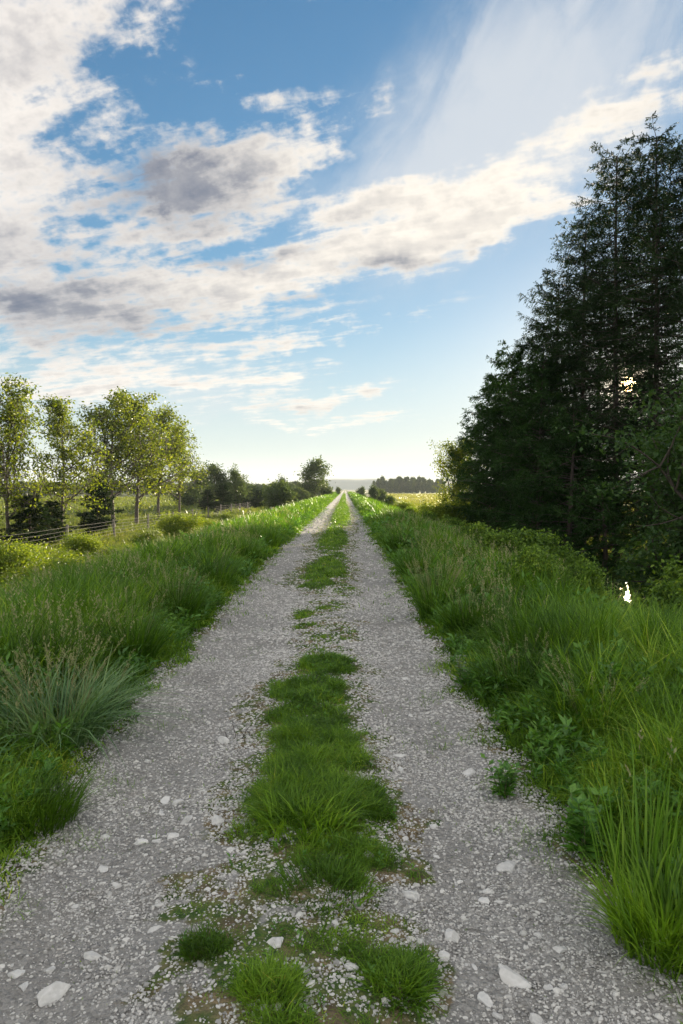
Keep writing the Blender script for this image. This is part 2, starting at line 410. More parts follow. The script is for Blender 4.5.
def path_mat():
    m, T, o = new_mat('crushed_stone_path')
    g = T.node('ShaderNodeNewGeometry'); P = g.outputs['Position']
    big = T.noise(P, .9, 5, .6); mid = T.noise(P, 9., 5, .6); fine = T.noise(P, 160., 4, .7)
    v1 = T.voro(P, 80., out='Color'); v1d = T.voro(P, 80.); v2 = T.voro(P, 34., out='Color'); v2d = T.voro(P, 34.)
    s1 = T.node('ShaderNodeSeparateColor'); T.put(s1.inputs[0], v1); s2 = T.node('ShaderNodeSeparateColor'); T.put(s2.inputs[0], v2)
    c = T.mix(E(T, s1.outputs[0]), (.24, .232, .22), (.74, .72, .69))
    c = T.mix(T.step(E(T, s2.outputs[1]), .55, .75), c, T.mix(E(T, s2.outputs[0]), (.26, .25, .24), (.78, .76, .72)))
    c = T.mix(T.step(fine, .35, .65)*.35, c, (.60, .59, .56))
    c = T.mix(T.step(T.noise(P, 2.6, 5, .65), .42, .62)*.5, c, (.46, .45, .43))
    c = T.mix(T.step(big, .45, .75)*.45, c, (.38, .345, .295))
    c = T.mix(T.step(v2d*30.+v1d*60., 1.1, 2.2)*.62, c, (.10, .095, .088))
    soil = T.mix(T.step(mid, .35, .65), (.095, .072, .042), (.22, .17, .10))
    moss = T.mix(T.step(T.noise(P, 22., 4), .4, .6), (.045, .085, .018), (.11, .13, .04))
    soil = T.mix(T.step(T.noise(P, 4.2, 5, .6), .38, .56), soil, moss)
    f = T.step(T.attr('soil') + (mid-.5)*.9 + (fine-.5)*.5, .35, .65)
    c = T.mix(f, c, soil)
    p = T.node('ShaderNodeBsdfPrincipled'); T.put(p.inputs['Base Color'], c); p.inputs['Roughness'].default_value = .9
    p.inputs['Specular IOR Level'].default_value = .25
    h = v1d*-.5 + v2d*-.9 + fine*.3 + mid*.4
    bp = T.node('ShaderNodeBump'); bp.inputs['Strength'].default_value = 1.; bp.inputs['Distance'].default_value = .02; T.put(bp.inputs['Height'], h)
    T.nt.links.new(bp.outputs[0], p.inputs['Normal']); T.nt.links.new(p.outputs[0], o.inputs[0]); return m
M['path'] = path_mat()
def ground_mat(name, a, b, c2, scale):
    m, T, o = new_mat(name); g = T.node('ShaderNodeNewGeometry'); P = g.outputs['Position']
    n1 = T.noise(P, scale, 6, .65); n2 = T.noise(P, scale*14, 5, .65)
    c = T.mix(T.step(n1, .35, .65), a, b); c = T.mix(T.step(n2, .4, .7)*.6, c, c2)
    p = T.node('ShaderNodeBsdfPrincipled'); T.put(p.inputs['Base Color'], c); p.inputs['Roughness'].default_value = 1.; p.inputs['Specular IOR Level'].default_value = .1
    bp = T.node('ShaderNodeBump'); bp.inputs['Strength'].default_value = .8; bp.inputs['Distance'].default_value = .08; T.put(bp.inputs['Height'], n2)
    T.nt.links.new(bp.outputs[0], p.inputs['Normal']); T.nt.links.new(p.outputs[0], o.inputs[0]); return m
M['ground'] = ground_mat('grassy_soil', (.035, .060, .015), (.085, .105, .030), (.07, .062, .032), .45)
M['field'] = ground_mat('ripe_field', (.15, .17, .05), (.23, .23, .08), (.18, .19, .06), .03)
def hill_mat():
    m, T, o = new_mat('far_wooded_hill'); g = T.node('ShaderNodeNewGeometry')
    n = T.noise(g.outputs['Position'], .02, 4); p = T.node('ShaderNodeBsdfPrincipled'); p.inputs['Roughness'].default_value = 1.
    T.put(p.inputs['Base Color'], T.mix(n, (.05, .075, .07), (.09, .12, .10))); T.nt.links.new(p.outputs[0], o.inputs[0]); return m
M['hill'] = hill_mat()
def water_mat():
    m, T, o = new_mat('still_ditch_water'); g = T.node('ShaderNodeNewGeometry')
    n = T.noise(g.outputs['Position'], 3., 3)
    p = T.node('ShaderNodeBsdfPrincipled'); p.inputs['Base Color'].default_value = (.02, .022, .012, 1); p.inputs['Roughness'].default_value = .02; p.inputs['IOR'].default_value = 1.33
    bp = T.node('ShaderNodeBump'); bp.inputs['Strength'].default_value = .012; bp.inputs['Distance'].default_value = .01; T.put(bp.inputs['Height'], n)
    T.nt.links.new(bp.outputs[0], p.inputs['Normal']); T.nt.links.new(p.outputs[0], o.inputs[0]); return m
M['water'] = water_mat()

# ------------------------------------------------------------------ ground, path, field, water, hill
def spaced(a, b, s0, near, g=1.06, c=0.):
    """coordinates from a to b: step s0 within `near` of c, growing outside"""
    r = [c]; s = s0
    while r[-1] < b:
        s = s0 if r[-1]-c < near else s*g
        r.append(r[-1]+s)
    l = [c]; s = s0
    while l[-1] > a:
        s = s0 if c-l[-1] < near else s*g
        l.append(l[-1]-s)
    return np.array(sorted(set(l[1:]+r)))
def grid_obj(name, X, Y, Z, mat, attrs=None, smooth=True):
    ny, nx = X.shape; mb = MB(); i = np.arange(ny-1)[:, None]*nx; j = np.arange(nx-1)[None]
    mb.add(np.stack([X, Y, Z], -1), quads=np.stack([i+j, i+j+1, i+nx+j+1, i+nx+j], -1))
    o = mb.obj(name, [mat], smooth=smooth)
    for k, v in (attrs or {}).items():
        a = o.data.attributes.new(k, 'FLOAT', 'POINT'); a.data.foreach_set('value', v.ravel().astype(np.float32))
    return o
gx = spaced(-2500, 2500, .16, 12, 1.09); gy = spaced(-30, 3500, .2, 14, 1.05, c=6.)
X, Y = np.meshgrid(gx, gy)
tag(grid_obj('ground', X, Y, height(X, Y)-.006, M['ground']), kind='structure')

PATCHES = [(312, 755, 44, 100, .78), (341, 516, 10, 16, 1.), (333, 540, 17, 16, 1.), (324, 571, 24, 15, 1.1), (318, 586, 20, 7, .9), (338, 560, 12, 8, .7), (302, 617, 14, 6, .75), (330, 611, 18, 4, .6), (305, 628, 17, 4, .7), (322, 641, 22, 4, .5),
  (326, 672, 36, 13, 1.15), (312, 698, 48, 15, 1.1), (300, 722, 42, 12, .9), (310, 744, 56, 14, 1.0), (346, 771, 32, 12, 1.1), (298, 776, 42, 15, .8), (312, 818, 68, 34, 1.2), (372, 812, 26, 22, .9), (262, 846, 36, 14, .7),
  (330, 868, 66, 22, 1.1), (275, 905, 36, 16, .9), (335, 892, 42, 18, .8), (200, 965, 30, 17, .95), (265, 1012, 52, 22, .85), (400, 985, 46, 30, .9), (320, 960, 90, 28, .42), (230, 920, 50, 24, .40), (215, 1000, 60, 30, .35), (420, 880, 14, 8, .5), (410, 925, 18, 10, .4), (330, 1060, 110, 40, .7), (190, 895, 30, 12, .45), (250, 880, 40, 10, .5), (380, 935, 40, 14, .5), (180, 1005, 40, 18, .4), (440, 1010, 30, 20, .35), (345, 590, 12, 5, .5), (295, 655, 16, 4, .4), (345, 655, 14, 4, .45), (270, 800, 26, 10, .5), (355, 740, 22, 8, .5)]
def strip_mask(x, y, wide=1.35):
    """how grassy the middle strip of the path is (the patches were measured from where they stand along the track)"""
    x = np.asarray(x, float); y = np.maximum(np.asarray(y, float), 1.2)
    out = np.zeros(np.broadcast(x, y).shape)
    for px, py, rx, ry, k in PATCHES:
        yc = CAM_H*FPX/(py-489.); xc = (px-345.)/FPX*yc; wx = rx/FPX*yc*1.05; y0 = CAM_H*FPX/(py+ry-489.); y1 = CAM_H*FPX/max(py-ry-489., 8.)
        yy = np.where(y < yc, (y-yc)/(yc-y0), (y-yc)/(y1-yc)); xx = (x-xc)/wx
        out = np.maximum(out, k*(1-sstep(np.sqrt(xx*xx+yy*yy), .45, wide)))
    far = (1-sstep(np.abs(x+.30)/.5, .5, 1.2))*sstep(y, 45, 60); out = np.maximum(out, far)
    out = np.maximum(out, .40*(1-sstep(np.abs(x+.18)/.42, .4, 1.3))*sstep(y, 5.5, 7.)*(1-sstep(y, 45, 60)))
    near = (np.abs(x+.2) < 1.1)
    return out + ((vnoise(x, y, 3.5, 5, .62, seed=8)-.5)*1.1 + (vnoise(x, y, 14., 3, .6, seed=9)-.5)*.7)*near*(out > .01)
# the path: one sheet 6 mm above the ground with ragged sides
py_ = spaced(-6, 700, .05, 6.5, 1.03, c=5.); ts = np.linspace(0, 1, 70)
PY, TS = np.meshgrid(py_, ts, indexing='ij')
xl = edge_l(PY)-.10; xr = edge_r(PY)+.10
PX = xl+(xr-xl)*TS
dE = np.minimum(PX-xl, xr-PX)
soil = np.maximum(1-sstep(dE, .02, .28), sstep(strip_mask(PX, PY, 1.9), .02, .5)*.97)
soil = np.maximum(soil, (1-sstep(dE, 0, .7))*.42)
PZ = height(PX, PY)+.004+.012*(vnoise(PX, PY, 14., 3, seed=4)-.5)-.012*(1-sstep(dE, 0, .1))
tag(grid_obj('gravel_path', PX, PY, PZ, M['path'], {'soil': soil}), kind='structure')
def path_z(x, y): return height(x, y)+.004

fx = np.linspace(9, 900, 60)
fy = spaced(62, 620, 4, 60, 1.1, c=70.)
FX, FY = np.meshgrid(fx, fy); FXX = FX+FY*.02
tag(grid_obj('field', FXX, FY, height(FXX, FY)+.10, M['field']), kind='structure')
wx_ = np.linspace(6.6, 10.8, 12); wy_ = np.linspace(11.5, 28.5, 30); WX, WY = np.meshgrid(wx_, wy_)
WATER_Z = -1.66
tag(grid_obj('ditch_water', WX, WY, 0*WX+WATER_Z, M['water']), kind='structure')
hx = np.linspace(-1500, 1700, 160); hy = np.linspace(2300, 3000, 12); HX, HY = np.meshgrid(hx, hy)
HH = (25+45*vnoise(HX, HY, .003, 4, seed=6))*np.sin(np.linspace(0, pi, 12))[:, None]**.6*(.35+.65*np.exp(-((HX-80)/420)**2))
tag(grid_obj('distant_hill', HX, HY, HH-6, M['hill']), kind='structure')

# ------------------------------------------------------------------ stones
import bmesh
def rock_data(seed, sub=2, planes=7, flat=.62):
    r = np.random.default_rng(seed); bm = bmesh.new(); bmesh.ops.create_icosphere(bm, subdivisions=sub, radius=1.)
    v = np.array([p.co for p in bm.verts]); f = np.array([[q.index for q in p.verts] for p in bm.faces]); bm.free()
    for k in range(planes):
        n = unit(r.normal(size=3)*[1, 1, .8]); d = .45+.35*r.random(); s = v@n
        v = v-np.outer(np.maximum(s-d, 0), n)
    v = v*(1+.10*(r.random((len(v), 1))-.5)) if sub > 1 else v*(1+.35*(r.random((len(v), 1))-.5))
    if sub > 1: v = v*(1+.16*(vnoise(v[:, 0]+seed, v[:, 1]+v[:, 2]*1.7, 1.7, 3)[:, None]-.5))
    v *= [1+.35*r.random(), .7+.3*r.random(), flat*(.7+.5*r.random())]
    return v.astype(np.float32), f
def rotz(v, a):
    c, s = np.cos(a), np.sin(a)
    return np.stack([v[..., 0]*c-v[..., 1]*s, v[..., 0]*s+v[..., 1]*c, v[..., 2]], -1)
def in_path(n, y0, y1, rng, power=1.):
    y = y0+(y1-y0)*rng.random(n)**power
    l = edge_l(y)-.12; r = edge_r(y)+.12
    return l+(r-l)*rng.random(n), y
gm = MB(); r_ = np.random.default_rng(21)
protos = [rock_data(s, 1, 5, .7) for s in range(100, 112)]
for (n, y0, y1, s0, s1) in ((42000, 1.7, 3.0, .0028, .009), (34000, 3.0, 4.5, .004, .012), (30000, 4.5, 7., .006, .015), (20000, 7., 12., .009, .021), (11000, 12, 25, .014, .03), (4000, 25, 60, .025, .05), (1300, 1.7, 5., .010, .019), (2000, 5, 12, .013, .024)):
    x, y = in_path(n, y0, y1, r_)
    keep = r_.random(n) > sstep(strip_mask(x, y), .3, .8)*.97
    rut = np.exp(-((x+1.1)/.28)**2)+np.exp(-((x-.55)/.26)**2)
    keep &= r_.random(n) < (.45+.8*sstep(vnoise(x, y, 2.4, 4, seed=44), .35, .65))*(1-.35*rut)
    x, y = x[keep], y[keep]; n = len(x)
    s = s0+(s1-s0)*r_.random(n)**2.2; a = r_.random(n)*2*pi; z = path_z(x, y)+s*.10; tint = r_.random(n)
    for k, (v, f) in enumerate(protos):
        ii = np.arange(n) % len(protos) == k; m = ii.sum()
        V = rotz(v[None]*s[ii, None, None], a[ii, None])+np.stack([x[ii], y[ii], z[ii]], -1)[:, None]
        F = f[None]+(np.arange(m)*len(v))[:, None, None]
        gm.add(V.reshape(-1, 3), tris=F.reshape(-1, 3), rnd=np.repeat(tint[ii], len(f)))
tag(gm.obj('loose_gravel', [M['gravel']]), 'loose grey gravel chips covering the track', kind='stuff')

# px, py, width in pixels, label (None = one of the small ones nothing tells apart)
ROCKS = [
 (49, 997, 30, 'largest pale rock at the bottom left of the track'), (7, 977, 15, None), (15, 989, 15, None), (86, 961, 17, 'pale angular rock between the bottom left corner and the middle grass'),
 (43, 972, 10, None), (149, 939, 12, None), (99, 866, 14, None), (184, 823, 15, None), (170, 838, 13, None), (154, 841, 11, None), (137, 840, 12, None),
 (163, 797, 16, None), (175, 801, 12, None), (158, 810, 9, None), (217, 828, 19, 'flat white rock against the left side of the grass tuft in the middle'),
 (222, 742, 16, 'pale pointed rock beside dark twigs left of the middle grass'), (102, 834, 12, None), (151, 984, 12, None), (112, 884, 12, None), (145, 759, 8, None), (107, 756, 8, None), (91, 792, 9, None),
 (274, 966, 17, 'pale stone lying in the sparse bottom part of the middle strip'),
 (517, 976, 32, 'broad grey white rock, biggest one in the right wheel track'), (489, 999, 20, 'oval white rock just below the biggest one of the right wheel track'), (446, 959, 16, None), (455, 937, 21, 'long flat pale rock right of the bottom middle grass'),
 (564, 953, 15, None), (510, 869, 19, 'slanting elongated pale rock alone in the right wheel track'), (490, 890, 12, None), (488, 899, 14, None), (504, 901, 10, None),
 (413, 901, 20, 'flat pale slab at the right edge of the middle grass'), (437, 855, 9, None), (435, 824, 16, None), (472, 771, 16, None), (400, 756, 12, None), (401, 770, 12, None), (407, 841, 9, None),
 (541, 936, 9, None), (397, 940, 9, None), (569, 989, 11, None), (553, 988, 11, None), (428, 988, 14, None), (501, 1013, 12, None), (411, 712, 8, None), (405, 675, 8, None), (596, 896, 8, None),
 (478, 965, 10, None), (437, 1004, 13, None), (368, 866, 12, None), (350, 985, 14, None), (335, 940, 12, None), (540, 1018, 14, None), (230, 860, 9, None), (120, 700, 8, None), (180, 690, 7, None), (420, 640, 7, None),
 (545, 905, 8, None), (462, 880, 8, None), (205, 900, 9, None), (70, 905, 9, None)]
for i, (px, py, w, lab) in enumerate(ROCKS):
    x, y = ground_at(px, py+1); s = w/FPX*y*.60
    v, f = rock_data(500+i, 3 if w > 13 else 2, 14, .62); mb = MB()
    mb.add(v*s, tris=f, rnd=.3+.5*random.random())
    o = mb.obj('rock', [M['rock']], loc=(x, y, float(path_z(x, y))-s*.04)); o.rotation_euler[2] = random.random()*6
    side = 'left' if x < -.55 else ('right' if x > .25 else 'middle')
    if lab is None:
        lab = {'left': 'small pale stone loose on the gravel of the left wheel track', 'right': 'small pale stone loose on the gravel of the right wheel track',
               'middle': 'small pale stone half sunk in the sparse grass of the middle strip'}[side]
        tag(o, lab, 'stone', {'left': 'small stones of the left wheel track', 'right': 'small stones of the right wheel track', 'middle': 'small stones in the middle strip'}[side])
    else: tag(o, lab, 'rock')

# ------------------------------------------------------------------ grass of the middle strip
r_ = np.random.default_rng(31)
def scatter(n, x0, x1, y0, y1, dens, rng):
    x = x0+(x1-x0)*rng.random(n); y = y0+(y1-y0)*rng.random(n); k = rng.random(n) < dens(x, y)
    return x[k], y[k]
def sink(x, y, dz=.01): return np.stack([x, y, height(x, y)-dz], -1)
mb = MB()
for (y0, y1, n, w, s) in ((1.6, 3.2, 120000, .0036, 1.), (3.2, 4.6, 95000, .0046, 1.), (4.6, 7., 95000, .0062, 1.), (7., 12, 80000, .0095, 1.), (12, 25, 70000, .014, 1.15), (25, 70, 60000, .035, 1.3), (70, 250, 25000, .12, 1.6)):
    x, y = scatter(n, -1.3, .75, y0, y1, lambda x, y: (sstep(strip_mask(x, y), -.1, .95)**1.15)*(.25+.75*sstep(vnoise(x, y, 9., 3, seed=11), .3, .5))*.62, r_)
    m = strip_mask(x, y); cl = vnoise(x, y, 7., 3, seed=12)
    h = (.016+.062*sstep(m, .35, 1.15)*(.1+1.7*cl))*s*(.5+r_.random(len(x))*.8)*(1+.5*sstep(y, 3.0, 3.4)*(1-sstep(y, 4.6, 5.)))
    rn = np.clip(-.05+.7*vnoise(x, y, 6., 3, seed=13)+.5*(r_.random(len(x))-.3)+.25*(1-sstep(m, .4, .8)), 0, 1); rn[r_.random(len(x)) < .04] = .97
    blades(mb, sink(x, y, .004), h, w*(.6+.8*r_.random(len(x))), .35+.9*r_.random(len(x)), r_, seg=2, rnd=rn, lean=.5)
for (y0, y1, n, w, s) in ((1.7, 4., 16000, .003, 1.), (4., 8., 14000, .005, 1.2), (8, 20, 14000, .011, 1.6), (20, 60, 9000, .03, 2.2)):
    x, y = in_path(n, y0, y1, r_); e = np.minimum(x-edge_l(y), edge_r(y)-x); k = (vnoise(x, y, 3.2, 4, seed=33) > .50+.16*sstep(e, 0, .45)) & (e < .75) & (r_.random(len(x)) < 1-.8*sstep(e, .0, .6)); x, y = x[k], y[k]
    blades(mb, sink(x, y, .003), (.015+.05*r_.random(len(x)))*s, w*(.6+.8*r_.random(len(x))), .4+.9*r_.random(len(x)), r_, seg=2, rnd=.2+.6*r_.random(len(x)), lean=.6)
tag(mb.obj('path_grass', [M['lawn']], smooth=True), 'short green grass and moss growing along the middle of the track', kind='stuff')

# ------------------------------------------------------------------ tall verge grass, both sides
def verge_h(d):                      # height of the sward by distance from the wheel track
    return .045+.09*sstep(d, .05, .3)+.22*sstep(d, .3, .9)+.08*sstep(d, .9, 1.6)
def verge(side, name, label, seed):
    rng = np.random.default_rng(seed); mb = MB(); sd = MB()
    for (y0, y1, n, w, g) in ((1.6, 3., 34000, .0065, 4), (3., 4.5, 42000, .0085, 4), (4.5, 7., 52000, .012, 4), (7., 11, 56000, .018, 3), (11, 18, 56000, .028, 3), (18, 35, 60000, .04, 2), (35, 90, 60000, .07, 2), (90, 300, 40000, .18, 2)):
        y = y0+(y1-y0)*rng.random(n); d = 4.3*rng.random(n)**1.15-.12
        ci = rng.integers(0, n//14, n); co = rng.random((n//14, 2)); own = rng.random(n) < .35     # blades grow in bunches
        y = np.where(own, y, y0+(y1-y0)*co[ci, 0]+rng.normal(size=n)*.045*(1+y0*.06)); d = np.where(own, d, 4.3*co[ci, 1]**1.15-.12+rng.normal(size=n)*.045*(1+y0*.06))
        x = (edge_l(y)-d) if side < 0 else (edge_r(y)+d)
        rag = vnoise(x, y, 4., 3, seed=14)
        k = (rng.random(n) < sstep(d+(rag-.5)*.4, -.05, .16))
        # thin the far side of the bank
        k &= rng.random(n) < 1-.55*sstep(d, 2.2, 4.2)
        bh = (.45+.95*rng.random(n//14))[ci][k]; bn = rng.normal(size=n//14)[ci][k]; ba = (rng.random(n//14)*2*pi)[ci][k]
        x, y, d = x[k], y[k], d[k]; m = len(x)
        cl = vnoise(x, y, 1.5, 3, seed=15); c2 = vnoise(x, y, 5., 2, seed=16)
        h = verge_h(d)*(.15+1.25*cl+.9*(c2-.5))*(.45+.9*rng.random(m))
        h = h*bh*(1.12 if side > 0 else 1.12+.22*sstep(y, 6, 9))
        h = np.minimum(np.where(rng.random(m) < .05, h*1.4, h), verge_h(d)*1.75)
        if side > 0: h = h*(1-.5*((np.abs(x/y-.414) < .02) & (y > 4.5)))       # blades shortened along the camera's line to show the water glint
        rn = np.clip(-.15+.6*vnoise(x, y, 1.3, 4, seed=17)+.55*rng.random(m)+.15*c2+.10*(1-sstep(d, .0, .5)), 0, 1)
        rn = np.clip(rn+bn*.10, 0, 1); dry = rng.random(m) < .05*(y < 16); rn[dry] = .97
        blades(mb, sink(x, y), h, w*(.55+.9*rng.random(m)), .12+1.15*rng.random(m)**1.6, rng, seg=g, rnd=rn, lean=.6, az=ba+rng.normal(size=m)*1.3)
        # seed stalks: thin stem and a feathery head
        ns = int(n*.016); y = y0+(y1-y0)*rng.random(ns); d = .45+3.4*rng.random(ns)
        x = (edge_l(y)-d) if side < 0 else (edge_r(y)+d); k = vnoise(x, y, .9, 3, seed=18) > .48
        x, y, d = x[k], y[k], d[k]; m = len(x)
        if m == 0 or y0 >= 35: continue
        hh = (.30+.30*rng.random(m))*(.65+.6*sstep(d, .4, 1.2)); az = rng.random(m)*2*pi; lean = .05+.3*rng.random(m)
        base = sink(x, y); dirv = unit(np.stack([np.cos(az)*lean, np.sin(az)*lean, np.ones(m)], -1))
        blades(sd, base, hh, w*.42, lean*1.2, rng, seg=2, az=az, rnd=.2*rng.random(m), lean=.01, mat=0)
        topp = base+np.stack([np.cos(az), np.sin(az), 0*az], -1)*(hh*lean*1.2)[:, None]*.9; topp[:, 2] += hh*.88
        for j in range(7):
            L = (.012+.018*rng.random(m))*(1+np.minimum(y, 25)*.025)
            q = topp+dirv*((j/7.)*.10*(1+0*y))[..., None] if np.ndim(j) else topp+dirv*(j/7.*.11)
            q = q+rng.normal(size=(m, 3))*.006
            leaves(sd, q, L*1.2, L*.45, rng=rng, axis=unit(dirv+rng.normal(size=(m, 3))*.5), mat=0)
    tag(mb.obj(name, [M['verge']], smooth=True), label, kind='stuff')
    tag(sd.obj('seed_heads', [M['seed']], smooth=True), 'fine pale seed heads standing over the tall grass', kind='stuff')
verge(-1, 'tall_grass', 'tall green grass on the left bank of the track', 41)
verge(1, 'tall_grass', 'tall green grass on the right bank of the track', 42)

# ------------------------------------------------------------------ broad-leaved weeds among the grass
def weed_plants(mb, x, y, z, size, rng, mat=0):
    """rosettes / leafy stems of ovate leaves"""
    n = len(x)
    for j in range(11):
        az = rng.random(n)*2*pi; t = rng.random(n)
        el = .15+.9*rng.random(n)
        ax = np.stack([np.cos(az)*np.cos(el), np.sin(az)*np.cos(el), np.sin(el)], -1)
        p = np.stack([x+np.cos(az)*size*.12, y+np.sin(az)*size*.12, z+size*(t*1.1)], -1)
        L = size*(.35+.4*rng.random(n))
        leaves(mb, p, L, L*.42, rng=rng, axis=ax, nrm=np.array([[0, 0, 1.]])+rng.normal(size=(n, 3))*.3, mat=mat)
rng = np.random.default_rng(51); mb = MB()
for side in (-1, 1):
    for (y0, y1, n, s) in ((1.8, 4, 1000, .075), (4, 8, 1300, .10), (8, 16, 1100, .15), (16, 40, 700, .24)):
        y = y0+(y1-y0)*rng.random(n); d = .12+3.2*rng.random(n)**1.4; x = edge_l(y)-d if side < 0 else edge_r(y)+d
        k = vnoise(x, y, 1.6, 3, seed=19) > .46; x, y, d = x[k], y[k], d[k]
        sz = s*(.6+.8*rng.random(len(x)))
        weed_plants(mb, x, y, height(x, y)+verge_h(d)*.75*rng.random(len(x)), sz, rng)
n = 420; y = 2+5*rng.random(n); x = -.2+rng.normal(size=n)*.3; k = strip_mask(x, y) > .45
weed_plants(mb, x[k], y[k], height(x[k], y[k]), .028+.02*rng.random(k.sum()), rng)
tag(mb.obj('low_weeds', [M['weed']]), 'small broad leaved weeds mixed into the grass', kind='stuff')

# grass of the lower ground either side
rng = np.random.default_rng(61); mb = MB()
for (x0, x1, y0, y1, n, w, h) in ((-16, -5.2, 8, 30, 90000, .02, .40), (-40, -5, 30, 80, 90000, .06, .45), (-120, -5, 80, 260, 60000, .25, .55),
                                  (4.8, 14, 5, 30, 70000, .016, .45), (4.8, 30, 30, 75, 50000, .06, .5)):
    x, y = scatter(n, x0, x1, y0, y1, lambda x, y: .35+.65*sstep(vnoise(x, y, .5, 3, seed=20), .35, .6), rng)
    k = (height(x, y) > WATER_Z+.0) & ((x-CAM_H*0) > -1e9)
    x, y = x[k], y[k]; m = len(x)
    blades(mb, sink(x, y), h*(.4+1.1*vnoise(x, y, .7, 3, seed=22))*(.6+.7*rng.random(m)), w*(.6+.8*rng.random(m)), .2+.8*rng.random(m), rng, seg=2,
           rnd=np.clip(.9*vnoise(x, y, .5, 3, seed=23)+.4*rng.random(m)-.15, 0, 1), lean=.4)
tag(mb.obj('meadow_grass', [M['meadow']], smooth=True), 'rough yellow green grass on the low ground beyond the banks', kind='stuff')
rng = np.random.default_rng(62); mb = MB()
for (x0, x1, y0, y1, n, w, h) in ((11, 50, 64, 140, 70000, .10, .45), (14, 160, 140, 420, 60000, .4, .5)):
    x, y = scatter(n, x0, x1, y0, y1, lambda x, y: .3+.7*sstep(vnoise(x, y, .12, 3, seed=24), .35, .6), rng); m = len(x)
    blades(mb, sink(x, y), h*(.7+.6*rng.random(m)), w*(.6+.8*rng.random(m)), .2+.6*rng.random(m), rng, seg=2, rnd=np.clip(vnoise(x, y, .06, 3, seed=25)*1.2+.3*rng.random(m)-.3, 0, 1))
tag(mb.obj('ripe_grass', [M['gold']], smooth=True), 'pale golden grass standing on the field', kind='stuff')

# ------------------------------------------------------------------ single tussocks and plants one can point at
def tussock(px, py, label, n, h, spread, w, mat, bend=(.5, 1.3), seed=0, name='grass_tussock', cat='grass tussock', z=None, rn=(0., 1.), lean=.5, seeds=0):
    rng = np.random.default_rng(seed); x, y = ground_at(px, py, 0. if z is None else z); zz = float(height(x, y))
    mb = MB(); a = rng.random(n)*2*pi; r = spread*np.sqrt(rng.random(n))*.6
    p = np.stack([np.cos(a)*r, np.sin(a)*r, 0*a-.01], -1)
    out = .25+.95*np.sqrt(r/(spread*.6)); out = np.where(rng.random(n) < .35, .9*rng.random(n)+.3, out)
    blades(mb, p, h*(.45+.75*rng.random(n)), w*(.6+.8*rng.random(n)), (bend[0]+(bend[1]-bend[0])*rng.random(n))*out, rng, seg=5, az=a+rng.normal(size=n)*.8,
           rnd=rn[0]+(rn[1]-rn[0])*rng.random(n)**1.3, lean=lean)
    if seeds:
        for _ in range(seeds):
            a0 = rng.random()*2*pi; L = h*(1.0+.45*rng.random()); ln = .12+.35*rng.random()
            t = np.linspace(0, 1, 6); pts = np.stack([np.cos(a0)*(spread*.3+L*ln*t**1.6), np.sin(a0)*(spread*.3+L*ln*t**1.6), L*t*(1-.08*t)], -1)
            tube(mb, pts, np.linspace(.0016, .0008, 6), 4, rnd=.4, mat=1)
            q = np.repeat(pts[-1:], 26, 0)-unit(pts[-1]-pts[-2])[None]*(rng.random(26)*.13)[:, None]+rng.normal(size=(26, 3))*.006
            leaves(mb, q, .016, .005, rng=rng, axis=unit(unit(pts[-1]-pts[-2])[None]+rng.normal(size=(26, 3))*.45), mat=1)
    o = mb.obj(name, [M[mat], M['seed']], smooth=True, loc=(x, y, zz)); return tag(o, label, cat)
tussock(52, 745, 'big grey green tussock of arching blades with pale seed heads on the left bank', 620, .50, .50, .011, 'blue_grass', seed=71, seeds=45)
tussock(100, 715, 'smaller arching grey green tussock at the right flank of the big left one', 260, .36, .3, .010, 'blue_grass', seed=72, seeds=10)
tussock(22, 825, 'dense low bright green clump at the left edge of the track', 900, .20, .40, .007, 'lawn', (.3, .9), seed=73, rn=(.1, .6))
tussock(305, 838, 'large tuft of long green blades in the middle of the track', 300, .165, .36, .008, 'lawn', (.3, 1.1), seed=74, rn=(.15, .75))
tussock(355, 815, 'dark green tuft behind the large one in the middle strip', 200, .10, .26, .007, 'lawn', (.3, 1.), seed=75, rn=(0., .5))
tussock(325, 905, 'soft rounded grass tuft in front of the large middle one', 420, .085, .32, .006, 'lawn', (.3, 1.), seed=76, rn=(.1, .6))
tussock(400, 1000, 'leafy green tuft at the bottom of the middle strip', 520, .09, .17, .0065, 'lawn', (.5, 1.3), seed=77, rn=(.1, .6))
tussock(268, 1015, 'low thin tuft at the very bottom left of the middle strip', 700, .075, .17, .0035, 'lawn', (.3, 1.), seed=78, rn=(.2, .8))
tussock(200, 968, 'small round tuft alone on the gravel left of the middle strip', 700, .055, .11, .003, 'lawn', (.3, 1.), seed=79, rn=(.1, .6))
tussock(315, 690, 'thick dark mat of grass at the far end of the near middle strip', 260, .075, .40, .007, 'lawn', (.3, 1.), seed=80, rn=(0., .5))
tussock(325, 755, 'broad low grass mound in the middle strip behind the large tuft', 260, .07, .36, .007, 'lawn', (.3, 1.), seed=81, rn=(0., .6))
tussock(648, 905, 'stand of tall bright reed blades at the right edge of the track', 55, .56, .30, .011, 'reed', (.02, .35), seed=82, name='reed_clump', cat='reeds', lean=.12)
tussock(672, 955, 'dense bright green grass clump in the lower right corner of the bank', 700, .26, .30, .008, 'lawn', (.15, .8), seed=83, rn=(.2, .8))
tussock(520, 700, 'dark arching tussock in the middle of the right bank', 420, .38, .42, .011, 'verge', (.3, 1.1), seed=84, rn=(0., .6), seeds=14)
tussock(600, 745, 'large dark green tussock on the right bank behind the reeds', 520, .38, .42, .011, 'verge', (.3, 1.2), seed=85, rn=(0., .55), seeds=14)
tussock(436, 620, 'tall brownish tussock with seed stalks where the right bank meets the track', 420, .62, .35, .011, 'verge', (.05, .6), seed=86, rn=(.2, .85), seeds=60)
